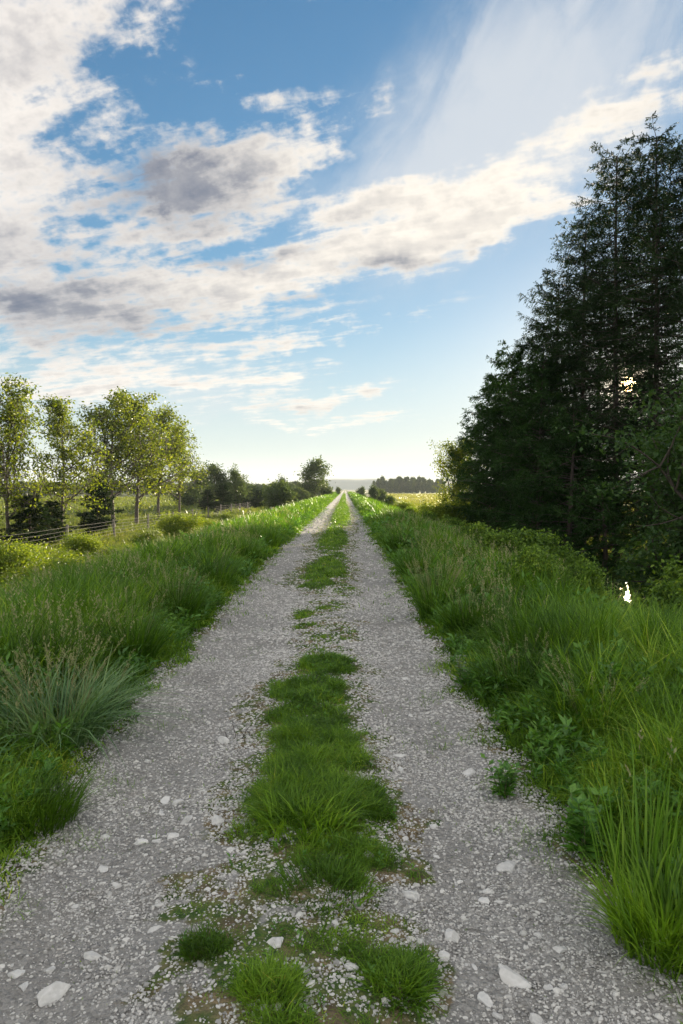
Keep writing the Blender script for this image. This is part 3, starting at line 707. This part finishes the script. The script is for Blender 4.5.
tussock(175, 625, 'tall dark tussock on the left bank beyond the big one', 460, .52, .45, .013, 'verge', (.1, .7), seed=87, rn=(0., .5), seeds=30)

for k, (px, py, h_, sp, lab) in enumerate([
    (213, 592, .62, .45, 'dark tall tussock halfway along the left bank'), (243, 566, .70, .5, 'dark tussock farther along the left bank, beside the narrowing track'),
    (130, 668, .50, .36, 'dark tussock on the left bank between the big grey green one and the gravel'), (265, 549, .72, .6, 'farthest dark tussock of the left bank'),
    (416, 583, .62, .35, 'tall dark tussock on the far part of the right bank'), (398, 556, .66, .45, 'dark tussock where the right bank narrows towards the horizon'),
    (470, 640, .45, .34, 'dark tussock at the foot of the right bank before the brownish one')]):
    tussock(px, py, lab, 420, h_, sp, .012+.001*k, 'verge', (.1, .8), seed=870+k, rn=(0., .42), seeds=10)

def stem_plant(px, py, label, h, nst, leaf, mat, seed, name, cat, z=0.):
    rng = np.random.default_rng(seed); x, y = ground_at(px, py, z); root = empty(name, (x, y, float(height(x, y)))); tag(root, label, cat)
    st = MB(); lf = MB()
    for k in range(nst):
        a = rng.random()*2*pi; ln = .1+.35*rng.random(); H = h*(.7+.4*rng.random()); t = np.linspace(0, 1, 7)
        pts = np.stack([np.cos(a)*(.02+H*ln*t**1.5), np.sin(a)*(.02+H*ln*t**1.5), H*t], -1); tube(st, pts, np.linspace(.0035, .0012, 7), 5, rnd=.3)
        for j in range(1, 7):
            for s in range(3):
                az = rng.random()*2*pi; el = .1+.6*rng.random(); ax = np.array([[cos(az)*cos(el), sin(az)*cos(el), sin(el)]])
                leaves(lf, pts[j:j+1], leaf*(1.1-.08*j), leaf*.36, rng=rng, axis=ax, nrm=np.array([[0, 0, 1.]])+rng.normal(size=(1, 3))*.25)
    st.obj('stem', [M['stem']], root, True); lf.obj('foliage', [M[mat]], root)
stem_plant(463, 690, 'small whitish leaved plant at the foot of the right bank', .24, 6, .055, 'pale_leaf', 91, 'leafy_plant', 'plant')
stem_plant(590, 868, 'lush broad leaved weed in front of the tall reeds on the right bank', .30, 8, .10, 'weed', 92, 'leafy_plant', 'plant')
stem_plant(505, 800, 'leafy green weed at the right edge of the wheel track', .20, 8, .07, 'weed', 93, 'leafy_plant', 'plant')
stem_plant(438, 600, 'bushy green weed near the far foot of the right bank', .42, 8, .10, 'weed', 94, 'leafy_plant', 'plant')
stem_plant(158, 655, 'leafy weed on the slope of the left bank close to the gravel', .35, 8, .09, 'weed', 95, 'leafy_plant', 'plant')
stem_plant(205, 615, 'nettle like weed farther along the left bank edge', .5, 9, .10, 'weed', 96, 'leafy_plant', 'plant')
# a few dark dead twigs by the middle strip
mb = MB(); rng = np.random.default_rng(97)
for k in range(5):
    a = rng.random()*6; L = .10+.12*rng.random(); t = np.linspace(0, 1, 5); p = np.stack([np.cos(a)*L*t*.7, np.sin(a)*L*t*.3, L*t*.9-.05*t*t], -1)+rng.normal(size=(5, 3))*.006+[k*.03-.05, 0, 0]
    tube(mb, p, np.linspace(.003, .001, 5), 5)
x, y = ground_at(236, 742); tag(mb.obj('dead_twigs', [M['dark_bark']], loc=(x, y, float(height(x, y)))), 'few dark dead twigs sticking up left of the middle grass', 'twigs')

# ------------------------------------------------------------------ trees
def clear_sun_gap(P, world, rad=.10):
    """True where a needle may stand: the crowns have two holes cut along the sun lines so the low sun shines through"""
    keep = np.ones(len(P), bool); Q = P+np.asarray(world)
    for o in (np.array([0, 0, CAM_H]), np.array([8.62, 20.6, WATER_Z])):
        d = Q-o; t = d@SUN_DIR; r = np.linalg.norm(d-t[:, None]*SUN_DIR, axis=1)
        keep &= ~((np.random.default_rng(len(P)).random(len(P)) < .86) & (r < (rad*.6+.0028*t)*(.75+1.1*np.random.default_rng(int(abs(Q[0, 0]*999))).random(len(P))**3)) & (t > 1))
    return keep

def conifer(h, R, seed, world, mat='conifer', bare=.12, lean=0., top=2.2, leafL=.10, dens=1., droop=.25, trunk_r=.16, bw=.22, label='', cat='conifer', name='conifer_tree', group=None, z=None, rz=0.):
    rng = np.random.default_rng(seed); tr = MB(); br = MB(); cr = MB()
    X, Y = world; Z = float(height(X, Y))-.05
    t = np.linspace(0, 1, 14); bend = .25*np.sin(t*3+seed)
    T0 = np.stack([bend*.5+lean*t*h, bend*.3, t*h], -1); tube(tr, T0, trunk_r*(1-.93*t)+.012, 8)
    nb = int(h/.30*5.2)
    P_, A_, L_, N_ = [], [], [], []
    gaps = rng.random(40)
    for i in range(nb):
        u = bare+(1-bare)*((i+rng.random())/nb)
        az = i*2.399+rng.normal()*.35
        rr = R*(1-max(0, (u-.05))**top)**.75*(.55+.55*rng.random())*(.72+.5*gaps[int(u*39)])+.12
        if u < bare+.16: rr *= .55+.45*rng.random()
        z0 = u*h; c = np.array([np.interp(u, t, T0[:, 0]), np.interp(u, t, T0[:, 1]), z0])
        s = np.linspace(0, 1, 6); up = .55*u**3
        dz = rr*(up*s - droop*(1-u*.7)*s + .28*droop*s**3*1.5)
        dz = dz + rr*s*(rng.normal()*.17) + rr*.12*np.sin(s*3+rng.random()*6)*rng.normal()
        q = c+np.stack([np.cos(az)*rr*s, np.sin(az)*rr*s, dz], -1)+rng.normal(size=(6, 3))*.03*s[:, None]
        tube(br, q, np.linspace(.010+.012*rr*(1-u*.5), .004, 6), 4)
        # side twigs carrying needle sprays
        nt = int(rr*15*dens)+4
        st = (.16+.84*rng.random(nt)**.8); b = np.stack([np.interp(st, s, q[:, k]) for k in range(3)], -1)
        sgn = rng.choice([-1, 1], nt); w = bw*rr*(1-.55*st)+.10
        d = np.stack([np.cos(az)*.6-np.sin(az)*sgn*.9, np.sin(az)*.6+np.cos(az)*sgn*.9, -.15+rng.normal(size=nt)*.42], -1); d = unit(d+rng.normal(size=(nt, 3))*.15)
        for k in range(9):
            f = (k+rng.random(nt))/9.
            p = b+d*(w*f)[:, None]*1.25; p[:, 2] -= (w*f)**2*.5
            P_.append(p); A_.append(unit(d+rng.normal(size=(nt, 3))*.5)); N_.append(np.repeat([[0, 0, 1.]], nt, 0)+rng.normal(size=(nt, 3))*.4)
            L_.append(leafL*(.7+.6*rng.random(nt))*(1.15-.4*f))
    P_ = np.concatenate(P_); A_ = np.concatenate(A_); L_ = np.concatenate(L_); N_ = np.concatenate(N_)
    k = clear_sun_gap(P_, (X, Y, Z))
    if h > 12: k &= ~((vnoise(P_[:, 0]*1.3+P_[:, 1]*.5+seed*3, P_[:, 2], .9, 3, seed=seed) > .56) & (P_[:, 2] < h*.62))
    P_, A_, L_, N_ = P_[k], A_[k], L_[k], N_[k]
    leaves(cr, P_, L_, L_*.34, nrm=N_, rng=rng, axis=A_, rnd=rng.random(len(P_)))
    root = empty(name, (X, Y, Z)); tag(root, label, cat, group)
    tr.obj('trunk', [M['dark_bark']], root, True); br.obj('branches', [M['dark_bark']], root, True); cr.obj('crown', [M[mat]], root)
    return root

def px_at(px, Y): return (px-345)/FPX*Y
def h_for(py, Y): return (489-py)/FPX*Y + CAM_H + 1.15
G1 = 'tall dark conifers right of the track'
for (px, py, Y, R, lab, kw) in [
    (652, 116, 27.0, 3.1, 'tallest dark conifer, its rounded top highest of all the trees', dict(seed=1)),
    (614, 134, 28.5, 2.7, 'tall dark conifer just left of the tallest one', dict(seed=2)),
    (583, 202, 31.0, 3.0, 'slightly shorter conifer at the left shoulder of the tall group', dict(seed=3)),
    (555, 258, 33.0, 3.0, 'mid height conifer stepping down from the tall group towards the track', dict(seed=4)),
    (690, 124, 26.0, 3.0, 'tall dark conifer cut by the right edge of the photo', dict(seed=5)),
    (735, 120, 29.0, 3.2, 'tall conifer beyond the right edge of the frame', dict(seed=6)),
    (650, 175, 36.0, 2.6, 'conifer at the back of the tall group, seen between the trunks', dict(seed=9)),
    (598, 250, 38.0, 3.2, 'shorter conifer at the back, behind the left shoulder of the tall group', dict(seed=10)),
    (540, 306, 36.0, 2.6, 'conifer with jagged left outline between the mid height one and the low thicket', dict(seed=12)),
    (800, 150, 25.0, 3.2, 'dark conifer well outside the right edge of the frame', dict(seed=8))]:
    conifer(h_for(py, Y)-.75, R+.05, world=(px_at(px, Y), Y), label=lab, group=G1, bare=.10, top=2.6, leafL=.112, dens=1.05, **kw)
G2 = 'lower dense evergreens beside the tall conifers'
for (px, py, Y, R, lab, sd) in [
    (513, 347, 34.0, 2.7, 'dense rounded evergreen at the left end of the dark group', 21),
    (496, 372, 38.0, 2.5, 'shorter dense evergreen nearest the golden field', 22),
    (540, 350, 31.0, 2.6, 'dense evergreen in front of the stepping conifers', 23),
    (570, 400, 28.0, 2.4, 'low broad evergreen under the tall conifers', 24),
    (485, 405, 41.0, 2.3, 'lowest evergreen at the far left foot of the dark group', 25),
    (603, 468, 26.0, 1.8, 'small dark evergreen between the trunks below the sun', 26),
    (520, 400, 45.0, 3.0, 'evergreen at the back of the dense left end', 28),
    (560, 452, 42.0, 2.8, 'low evergreen at the back under the stepping conifers', 29)]:
    conifer(h_for(py, Y), R, sd, (px_at(px, Y), Y), mat='cedar', bare=.0, top=2.6, leafL=.14, dens=1.15, droop=.1, trunk_r=.12, label=lab, name='evergreen_tree', cat='evergreen', group=G2)

def skeleton(h, R, rng, first=.25, nb=16, levels=2, up=.55):
    """trunk and branches; returns tube list and twig end points"""
    tubes, tips = [], []
    t = np.linspace(0, 1, 9); T0 = np.stack([.03*h*np.sin(t*4+rng.random()*6)*t, .03*h*np.sin(t*3+rng.random()*6)*t, h*t*.93], -1)
    tubes.append((T0, .012*h*(1-.9*t)+.006))
    def branch(p, d, L, r, lev):
        n = 6; q = [p]; dd = d.copy()
        for k in range(n-1):
            dd = unit(dd+rng.normal(size=3)*.14+np.array([0, 0, .07])); q.append(q[-1]+dd*L/(n-1))
        q = np.array(q); tubes.append((q, np.linspace(r, r*.35, n)))
        if lev == 0:
            tips.extend([q[k] for k in range(2, n)])
        else:
            for k in range(1, n):
                for _ in range(2 if lev > 1 else 3):
                    nd = unit(dd*.5+rng.normal(size=3)*.75); branch(q[k], nd, L*(.28+.3*rng.random()), r*.5, lev-1)
        return
    for i in range(nb):
        u = first+(1-first)*(i+.5*rng.random())/nb; az = i*2.4+rng.normal()*.4
        prof = sin(pi*min(1., max(.05, (u-first+.30)/(1.30-first)))**.85)*(.75+.5*rng.random())
        L = R*(.35+.75*prof)*(.75+.45*rng.random()); el = up+.5*(u-first)+rng.normal()*.12
        c = np.array([np.interp(u, t, T0[:, k]) for k in range(3)])
        branch(c, np.array([cos(az)*cos(el), sin(az)*cos(el), sin(el)]), L, .007*h*(1.2-u), levels-1)
    tips.append(T0[-1])
    return tubes, np.array(tips)
def broadleaf(name, h, R, seed, leaf, per, spread, mat, first=.25, nb=16, up=.55, bark='bark', squash=1.):
    rng = np.random.default_rng(seed); tubes, tips = skeleton(h, R, rng, first, nb, 2, up)
    tr = MB(); br = MB(); lf = MB()
    tube(tr, tubes[0][0], tubes[0][1], 8)
    for q, r in tubes[1:]: tube(br, q, r, 4)
    w = .12+1.9*rng.random(len(tips))**2.2; idx = rng.choice(len(tips), int(per*len(tips)), p=w/w.sum())
    p = tips[idx]+rng.normal(size=(len(idx), 3))*spread*np.array([1, 1, .75])
    ax = rand_dirs(len(p), rng); ax[:, 2] -= .35
    leaves(lf, p, leaf*(.6+.8*rng.random(len(p))), leaf*.62*(.6+.7*rng.random(len(p))), rng=rng, axis=ax, nrm=np.array([[0, 0, 1.]])+rng.normal(size=(len(p), 3))*.8)
    m3 = lf.mesh(name+'_crown', [M[mat]]); m3['top'] = float(np.percentile(p[:, 2], 99.3))
    return (tr.mesh(name+'_trunk', [M[bark]], True), br.mesh(name+'_branches', [M[bark]], True), m3)
def place(kind, name, x, y, rz, s, label, cat, group=None, dz=-.05, parts=('trunk', 'branches', 'crown')):
    root = empty(name, (x, y, float(height(x, y))+dz), rz)
    root.scale = (s, s, s) if np.ndim(s) == 0 else s
    for m, n in zip(kind, parts):
        o = bpy.data.objects.new(n, m); COL.objects.link(o); o.parent = root
    return tag(root, label, cat, group)
def hs(kind, px, py, Y):            # scale that brings the crown's top to the height it has in the photo
    return ((489-py)/FPX*Y + CAM_H - float(height(px_at(px, Y), Y)))/kind[2]['top']
YT = [broadleaf('young_tree', 10., 2.6, 200+i, .19, 6.2, .24, 'maple', first=.22, nb=18, up=.62) for i in range(3)]
G = 'young broadleaf trees in a row behind the wire fence'
for i, (px, py, Y, sx, lab) in enumerate([
    (8, 378, 36, 1.0, 'young broadleaf tree at the left edge, first of the row behind the fence'),
    (60, 398, 41, 1.05, 'second young tree of the row, its crown paired with the one at the left edge'),
    (-60, 380, 31, 1.1, 'young tree beyond the left edge of the frame'),
    (113, 392, 55, 1.25, 'broad crowned young tree behind the first fence post, right of the dark cone tree'),
    (136, 394, 60, 1.25, 'young tree in the thick middle of the row'),
    (158, 408, 69, 1.25, 'young tree with yellow green crown towards the right end of the row'),
    (179, 424, 77, 1.1, 'last big young tree of the row, next to open sky')]):
    h = hs(YT[i % 3], px, py, Y); place(YT[i % 3], 'young_tree', px_at(px, Y), Y, i*1.7, (h*sx*1.05, h*sx*1.05, h), lab, 'tree', G)
# dark cone shaped evergreens and far trees on the left
def evergreen_mesh(h, R, seed, mat='conifer', leafL=.2, dens=.6, top=1.2):
    r = conifer(h, R, seed, (0, -900), mat=mat, bare=.01, top=top, leafL=leafL, dens=dens, droop=.05, trunk_r=.1)
    ms = tuple(c.data for c in sorted([q for q in bpy.data.objects if q.parent == r], key=lambda q: ['trunk', 'branches', 'crown'].index(q.name.split('.')[0])))
    for q in [q for q in bpy.data.objects if q.parent == r]+[r]: bpy.data.objects.remove(q)
    return ms
CE = evergreen_mesh(6., 1.6, 301, dens=1.3, top=1.6)
for i, (px, py, Y, s, lab) in enumerate([
    (96, 470, 47, 1.15, 'dark cone shaped evergreen between the second and third young trees'),
    (30, 486, 36, 1.7, 'low dark evergreen under the young tree at the left edge'),
    (52, 495, 40, 1.7, 'squat dark evergreen behind the fence between the first two young trees'),
    (222, 482, 95, 1.5, 'dark cone evergreen just right of the young tree row'),
    (208, 487, 100, 1.5, 'small dark evergreen half hidden at the end of the young tree row'),
    (243, 486, 110, 1.6, 'dark cone evergreen under the small round topped far trees'),
    (258, 488, 112, 1.6, 'rightmost dark cone evergreen of the far left group')]):
    h = h_for(py, Y)/6.; place(CE, 'cone_evergreen', px_at(px, Y), Y, i*2.1, (h*s*1.05, h*s*1.05, h), lab, 'evergreen', 'dark cone shaped evergreens on the left')
FT = [broadleaf('far_tree', 8., 3.0, 220+i, .38, 4.6, .42, 'far', first=.22, nb=13, up=.5) for i in range(2)]
for i, (px, py, Y, sx, lab) in enumerate([
    (214, 464, 105, 1.1, 'left one of the two small round topped far trees'),
    (236, 467, 108, 1.1, 'right one of the two small round topped far trees'),
    (315, 459, 150, 1.15, 'lone far tree with bare trunk standing left of where the track vanishes'),
    (281, 476, 140, 1.0, 'small far tree rising from the bushes between the round topped pair and the lone tree'),
    (199, 470, 115, 1.1, 'far tree peeping out behind the end of the young tree row')]):
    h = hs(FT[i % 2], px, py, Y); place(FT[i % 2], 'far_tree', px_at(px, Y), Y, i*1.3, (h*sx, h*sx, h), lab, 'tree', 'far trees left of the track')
BU = [broadleaf('shrub', 2.0, 1.2, 240+i, .13, 16, .16, 'bush', first=.04, nb=12, up=.5) for i in range(3)]
BY = [broadleaf('shrub', 1.6, 1.2, 250+i, .08, 26, .24, 'bush_y', first=.04, nb=14, up=.45) for i in range(3)]
BN = [broadleaf('shrub', 1.6, 1.1, 260+i, .13, 10, .14, 'bush', first=.04, nb=14, up=.5) for i in range(3)]
BF = [broadleaf('shrub', 3.0, 1.9, 270+i, .36, 8, .40, 'far', first=.04, nb=10, up=.5) for i in range(2)]
P2 = ('stem', 'branches', 'foliage')
for i, (px, py, Y, s, lab) in enumerate([
    (188, 484, 125, 1., 'dark far bush behind the end of the young tree row'), (206, 486, 128, 1., 'far bush left of the first cone evergreen'),
    (229, 487, 130, 1., 'far bush between the cone evergreens'), (252, 485, 132, 1.2, 'far bush behind the right cone evergreens'),
    (268, 486, 125, 1.1, 'far bush left of the big dark bush by the track'), (279, 482, 88, 1.0, 'big dark round bush, nearest of the far bushes left of the track'),
    (296, 487, 135, 1.1, 'far bush between the big round bush and the lone tree'), (305, 484, 150, 1.2, 'far bush at the left foot of the lone tree'), (326, 487, 150, 1., 'far bush at the right foot of the lone tree'),
    (373, 486, 120, .5, 'round bush right where the track vanishes'), (382, 489, 125, .8, 'low bush beside the round one where the track vanishes'),
    (362, 487, 190, .8, 'tiny far bush at the very end of the track'), (389, 496, 84, .8, 'low bush between the track and the golden field'),
    (338, 487, 210, .8, 'tiny far bush left of the end of the track')]):
    h = hs(BF[i % 2], px, py, Y); k = h*s*1.1
    if Y > 180: k *= .9
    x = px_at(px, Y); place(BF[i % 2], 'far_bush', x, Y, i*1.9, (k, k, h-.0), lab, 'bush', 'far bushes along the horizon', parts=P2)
# sunlit yellow green shrubs on the low ground left
for i, (px, py, Y, s, lab) in enumerate([
    (20, 556, 14.5, 1.5, 'sunlit yellow green shrub lowest at the left edge'), (62, 549, 17, 1.5, 'sunlit yellow green shrub right of the lowest one'),
    (5, 548, 20, 1.4, 'sunlit shrub at the left edge in front of the fence wires'), (104, 541, 19, 1.3, 'sunlit shrub above the seed heads of the left bank'),
    (40, 543, 24, 1.4, 'sunlit shrub in front of the dark low evergreens'), (82, 537, 27, 1.3, 'wide sunlit shrub below the first fence post'),
    (122, 534, 27, 1.2, 'sunlit shrub right of the first fence post'), (150, 527, 32, 1.2, 'sunlit shrub below the middle of the young tree row'),
    (178, 517, 37, 1.2, 'sunlit shrub below the right end of the young tree row'), (205, 511, 45, 1.2, 'sunlit shrub below the far cone evergreens'), (228, 511, 54, 1.2, 'farthest sunlit shrub behind the left bank')]):
    h = max(hs(BY[i % 3], px, py, Y), .4)
    place(BY[i % 3], 'sunlit_shrub', px_at(px, Y), Y, i*1.1, (h*s*(.8+.3*((i*5)%3)), h*s*(.95-.2*((i*5)%2)), h*(.72+.4*((i*7)%3)/2.)), lab, 'shrub', 'sunlit shrubs between bank and fence', parts=P2)
# brambles and saplings right of the track
for i, (px, py, Y, s, kind, lab) in enumerate([
    (474, 522, 17, 1.0, BN, 'dark leafy bramble bush at the left end of the thicket'), (455, 517, 25, 1.0, BN, 'bramble bush farther along, below the sunlit tree'),
    (500, 530, 14, 1.1, BN, 'bramble bush in front of the dense evergreens'), (538, 530, 15, 1.0, BN, 'bramble bush above the dark tussock of the right bank'),
    (565, 548, 14, .9, BN, 'leafy bush left of the gap with the water glint'), (588, 584, 9.0, .8, BN, 'low bush on the edge of the right bank below the water glint'),
    (532, 560, 10.0, 1.0, BN, 'leafy bush on the edge of the right bank'), (672, 580, 9.5, .8, BN, 'leafy bush on the edge of the right bank, right of the water glint'),
    (694, 560, 12.5, 1.0, BN, 'leafy bush at the right edge below the big leafy trees'), (680, 545, 17, 1.1, BN, 'bush right of the water glint under the leafy trees'),
    (430, 511, 33, .9, BN, 'low bush on the far part of the right bank'), (412, 507, 42, .9, BN, 'low bush where the right bank thins out'),
    (443, 500, 40, 1.1, BY, 'yellow sunlit bush at the foot of the sunlit tree'), (425, 504, 50, 1.0, BY, 'yellow sunlit bush at the edge of the golden field'), (403, 501, 62, 1.0, BY, 'small sunlit bush in front of the golden field')]):
    h = max(hs(kind[i % 3], px, py, Y), .4)
    place(kind[i % 3], 'bramble_bush' if kind is BN else 'sunlit_bush', px_at(px, Y), Y, i*1.4, (h*s, h*s, h), lab, 'bush', 'bushes right of the track', parts=P2)
LT = [broadleaf('leafy_tree', 7., 2.3, 280+i, .13, 20, .20, 'leafy_dark', first=.08, nb=20, up=.55, bark='dark_bark') for i in range(2)]
for i, (px, py, Y, s, lab) in enumerate([(738, 345, 18, 1.0, 'leafy green tree at the right edge below the sun'), (700, 470, 16.5, .8, 'smaller leafy tree in front of the one at the right edge'), (740, 350, 15, 1.2, 'leafy tree beyond the right edge of the frame')]):
    h = hs(LT[i % 2], px, py, Y); place(LT[i % 2], 'leafy_tree', px_at(px, Y), Y, i*2.2, (h*s, h*s, h), lab, 'tree', 'leafy trees at the right edge')
ST = broadleaf('sunlit_tree', 5., 1.7, 290, .12, 12, .18, 'maple', first=.15, nb=14, up=.6)
h = hs(ST, 460, 440, 44); place(ST, 'sunlit_tree', px_at(460, 44), 44, 0, (h*.8, h*.8, h), 'small sunlit broadleaf tree leaning out left of the dark evergreens', 'tree')

# far belt of slender trees behind the golden field
PO = (lambda a: (a[0], a[1], a[2]))(broadleaf('belt_tree', 14., 2.6, 310, 1.1, 9, .8, 'far', first=.05, nb=12, up=1.0))
PO2 = (lambda a: (a[0], a[1], a[2]))(broadleaf('belt_tree', 12., 3.2, 311, 1.1, 9, .8, 'far', first=.12, nb=12, up=.9))
rb = random.Random(5)
for i in range(44):
    px = 372+i*1.75+rb.uniform(-.6, .6) if i < 42 else 395+i; Y = 520+rb.uniform(-25, 25)
    kd = PO if i % 3 else PO2; hh = hs(kd, px, 480.5+rb.uniform(-3.5, 3.5)+(0 if px > 377 else 4), Y)
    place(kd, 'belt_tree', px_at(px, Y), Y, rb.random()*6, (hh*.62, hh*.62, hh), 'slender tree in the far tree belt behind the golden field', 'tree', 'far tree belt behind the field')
for i in range(52):                     # low far hedge trees left of the track's end
    px = -12+i*6.6+rb.uniform(-2, 2); Y = 330+rb.uniform(-40, 60)
    if 338 < px < 352: continue
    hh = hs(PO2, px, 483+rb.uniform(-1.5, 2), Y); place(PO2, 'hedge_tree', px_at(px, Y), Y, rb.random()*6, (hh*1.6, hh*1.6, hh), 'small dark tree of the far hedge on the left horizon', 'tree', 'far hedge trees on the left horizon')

# ------------------------------------------------------------------ wire fence on the left
fence = empty('wire_fence', (-15., 10., float(height(-15., 10.)))); tag(fence, 'old wire fence on wooden posts below the row of young trees', 'fence')
rf = np.random.default_rng(77); PT = []
for i in range(17):
    y = 21.5+i*7.6; x = -15.-.0*i; z = float(height(x, y)); PT.append((x, y, z))
    mb = MB(); H = 1.25+.12*rf.random(); r = .07+.02*rf.random(); tl = rf.normal(size=2)*.03
    t = np.linspace(0, 1, 5); tube(mb, np.stack([tl[0]*t, tl[1]*t, -.1+(H+.1)*t], -1), [r*1.05, r, r, r*.97, r*.85], 9)
    top = np.array([[tl[0], tl[1], H+.02]]); nn = mb.n
    mb.add(np.concatenate([np.stack([tl[0]+np.cos(np.arange(9)*2*pi/9)*r*.85, tl[1]+np.sin(np.arange(9)*2*pi/9)*r*.85, 0*np.arange(9)+H], -1), top]), tris=[[k, (k+1) % 9, 9] for k in range(9)])
    mb.obj('post', [M['post']], fence, loc=(x+15, y-10, z-fence.location[2]))
for k in range(6):
    mb = MB(); pts = []
    for (a, b) in zip(PT[:-1], PT[1:]):
        for s in np.linspace(0, 1, 5)[:-1]: pts.append((a[0]+.09+(b[0]-a[0])*s+15, a[1]+(b[1]-a[1])*s-10, a[2]+(b[2]-a[2])*s+.18+k*.2-.03*sin(pi*s)-fence.location[2]))
    tube(mb, pts, [.006]*len(pts), 4); mb.obj('wire', [M['wire']], fence)

# ------------------------------------------------------------------ thin evening haze over the land
mb = MB(); x0, x1, y0, y1, z0, z1 = -2600., 2600., -40., 3600., -14., 90.
mb.add([(x0, y0, z0), (x1, y0, z0), (x1, y1, z0), (x0, y1, z0), (x0, y0, z1), (x1, y0, z1), (x1, y1, z1), (x0, y1, z1)],
       quads=[(0, 3, 2, 1), (4, 5, 6, 7), (0, 1, 5, 4), (1, 2, 6, 5), (2, 3, 7, 6), (3, 0, 4, 7)])
hm = bpy.data.materials.new('thin_haze'); hm.use_nodes = True; hm.node_tree.nodes.clear(); T = NT(hm.node_tree)
o = T.node('ShaderNodeOutputMaterial'); v = T.node('ShaderNodeVolumePrincipled'); v.inputs['Color'].default_value = (.86, .92, 1., 1); v.inputs['Density'].default_value = HAZE
v.inputs['Anisotropy'].default_value = .1
hm.node_tree.links.new(v.outputs[0], o.inputs['Volume'])
tag(mb.obj('haze', [hm]), 'thin pale haze over the far fields', kind='stuff')
scene.cycles.volume_bounces = 0
scene.cycles.max_bounces = 8; scene.cycles.transparent_max_bounces = 8
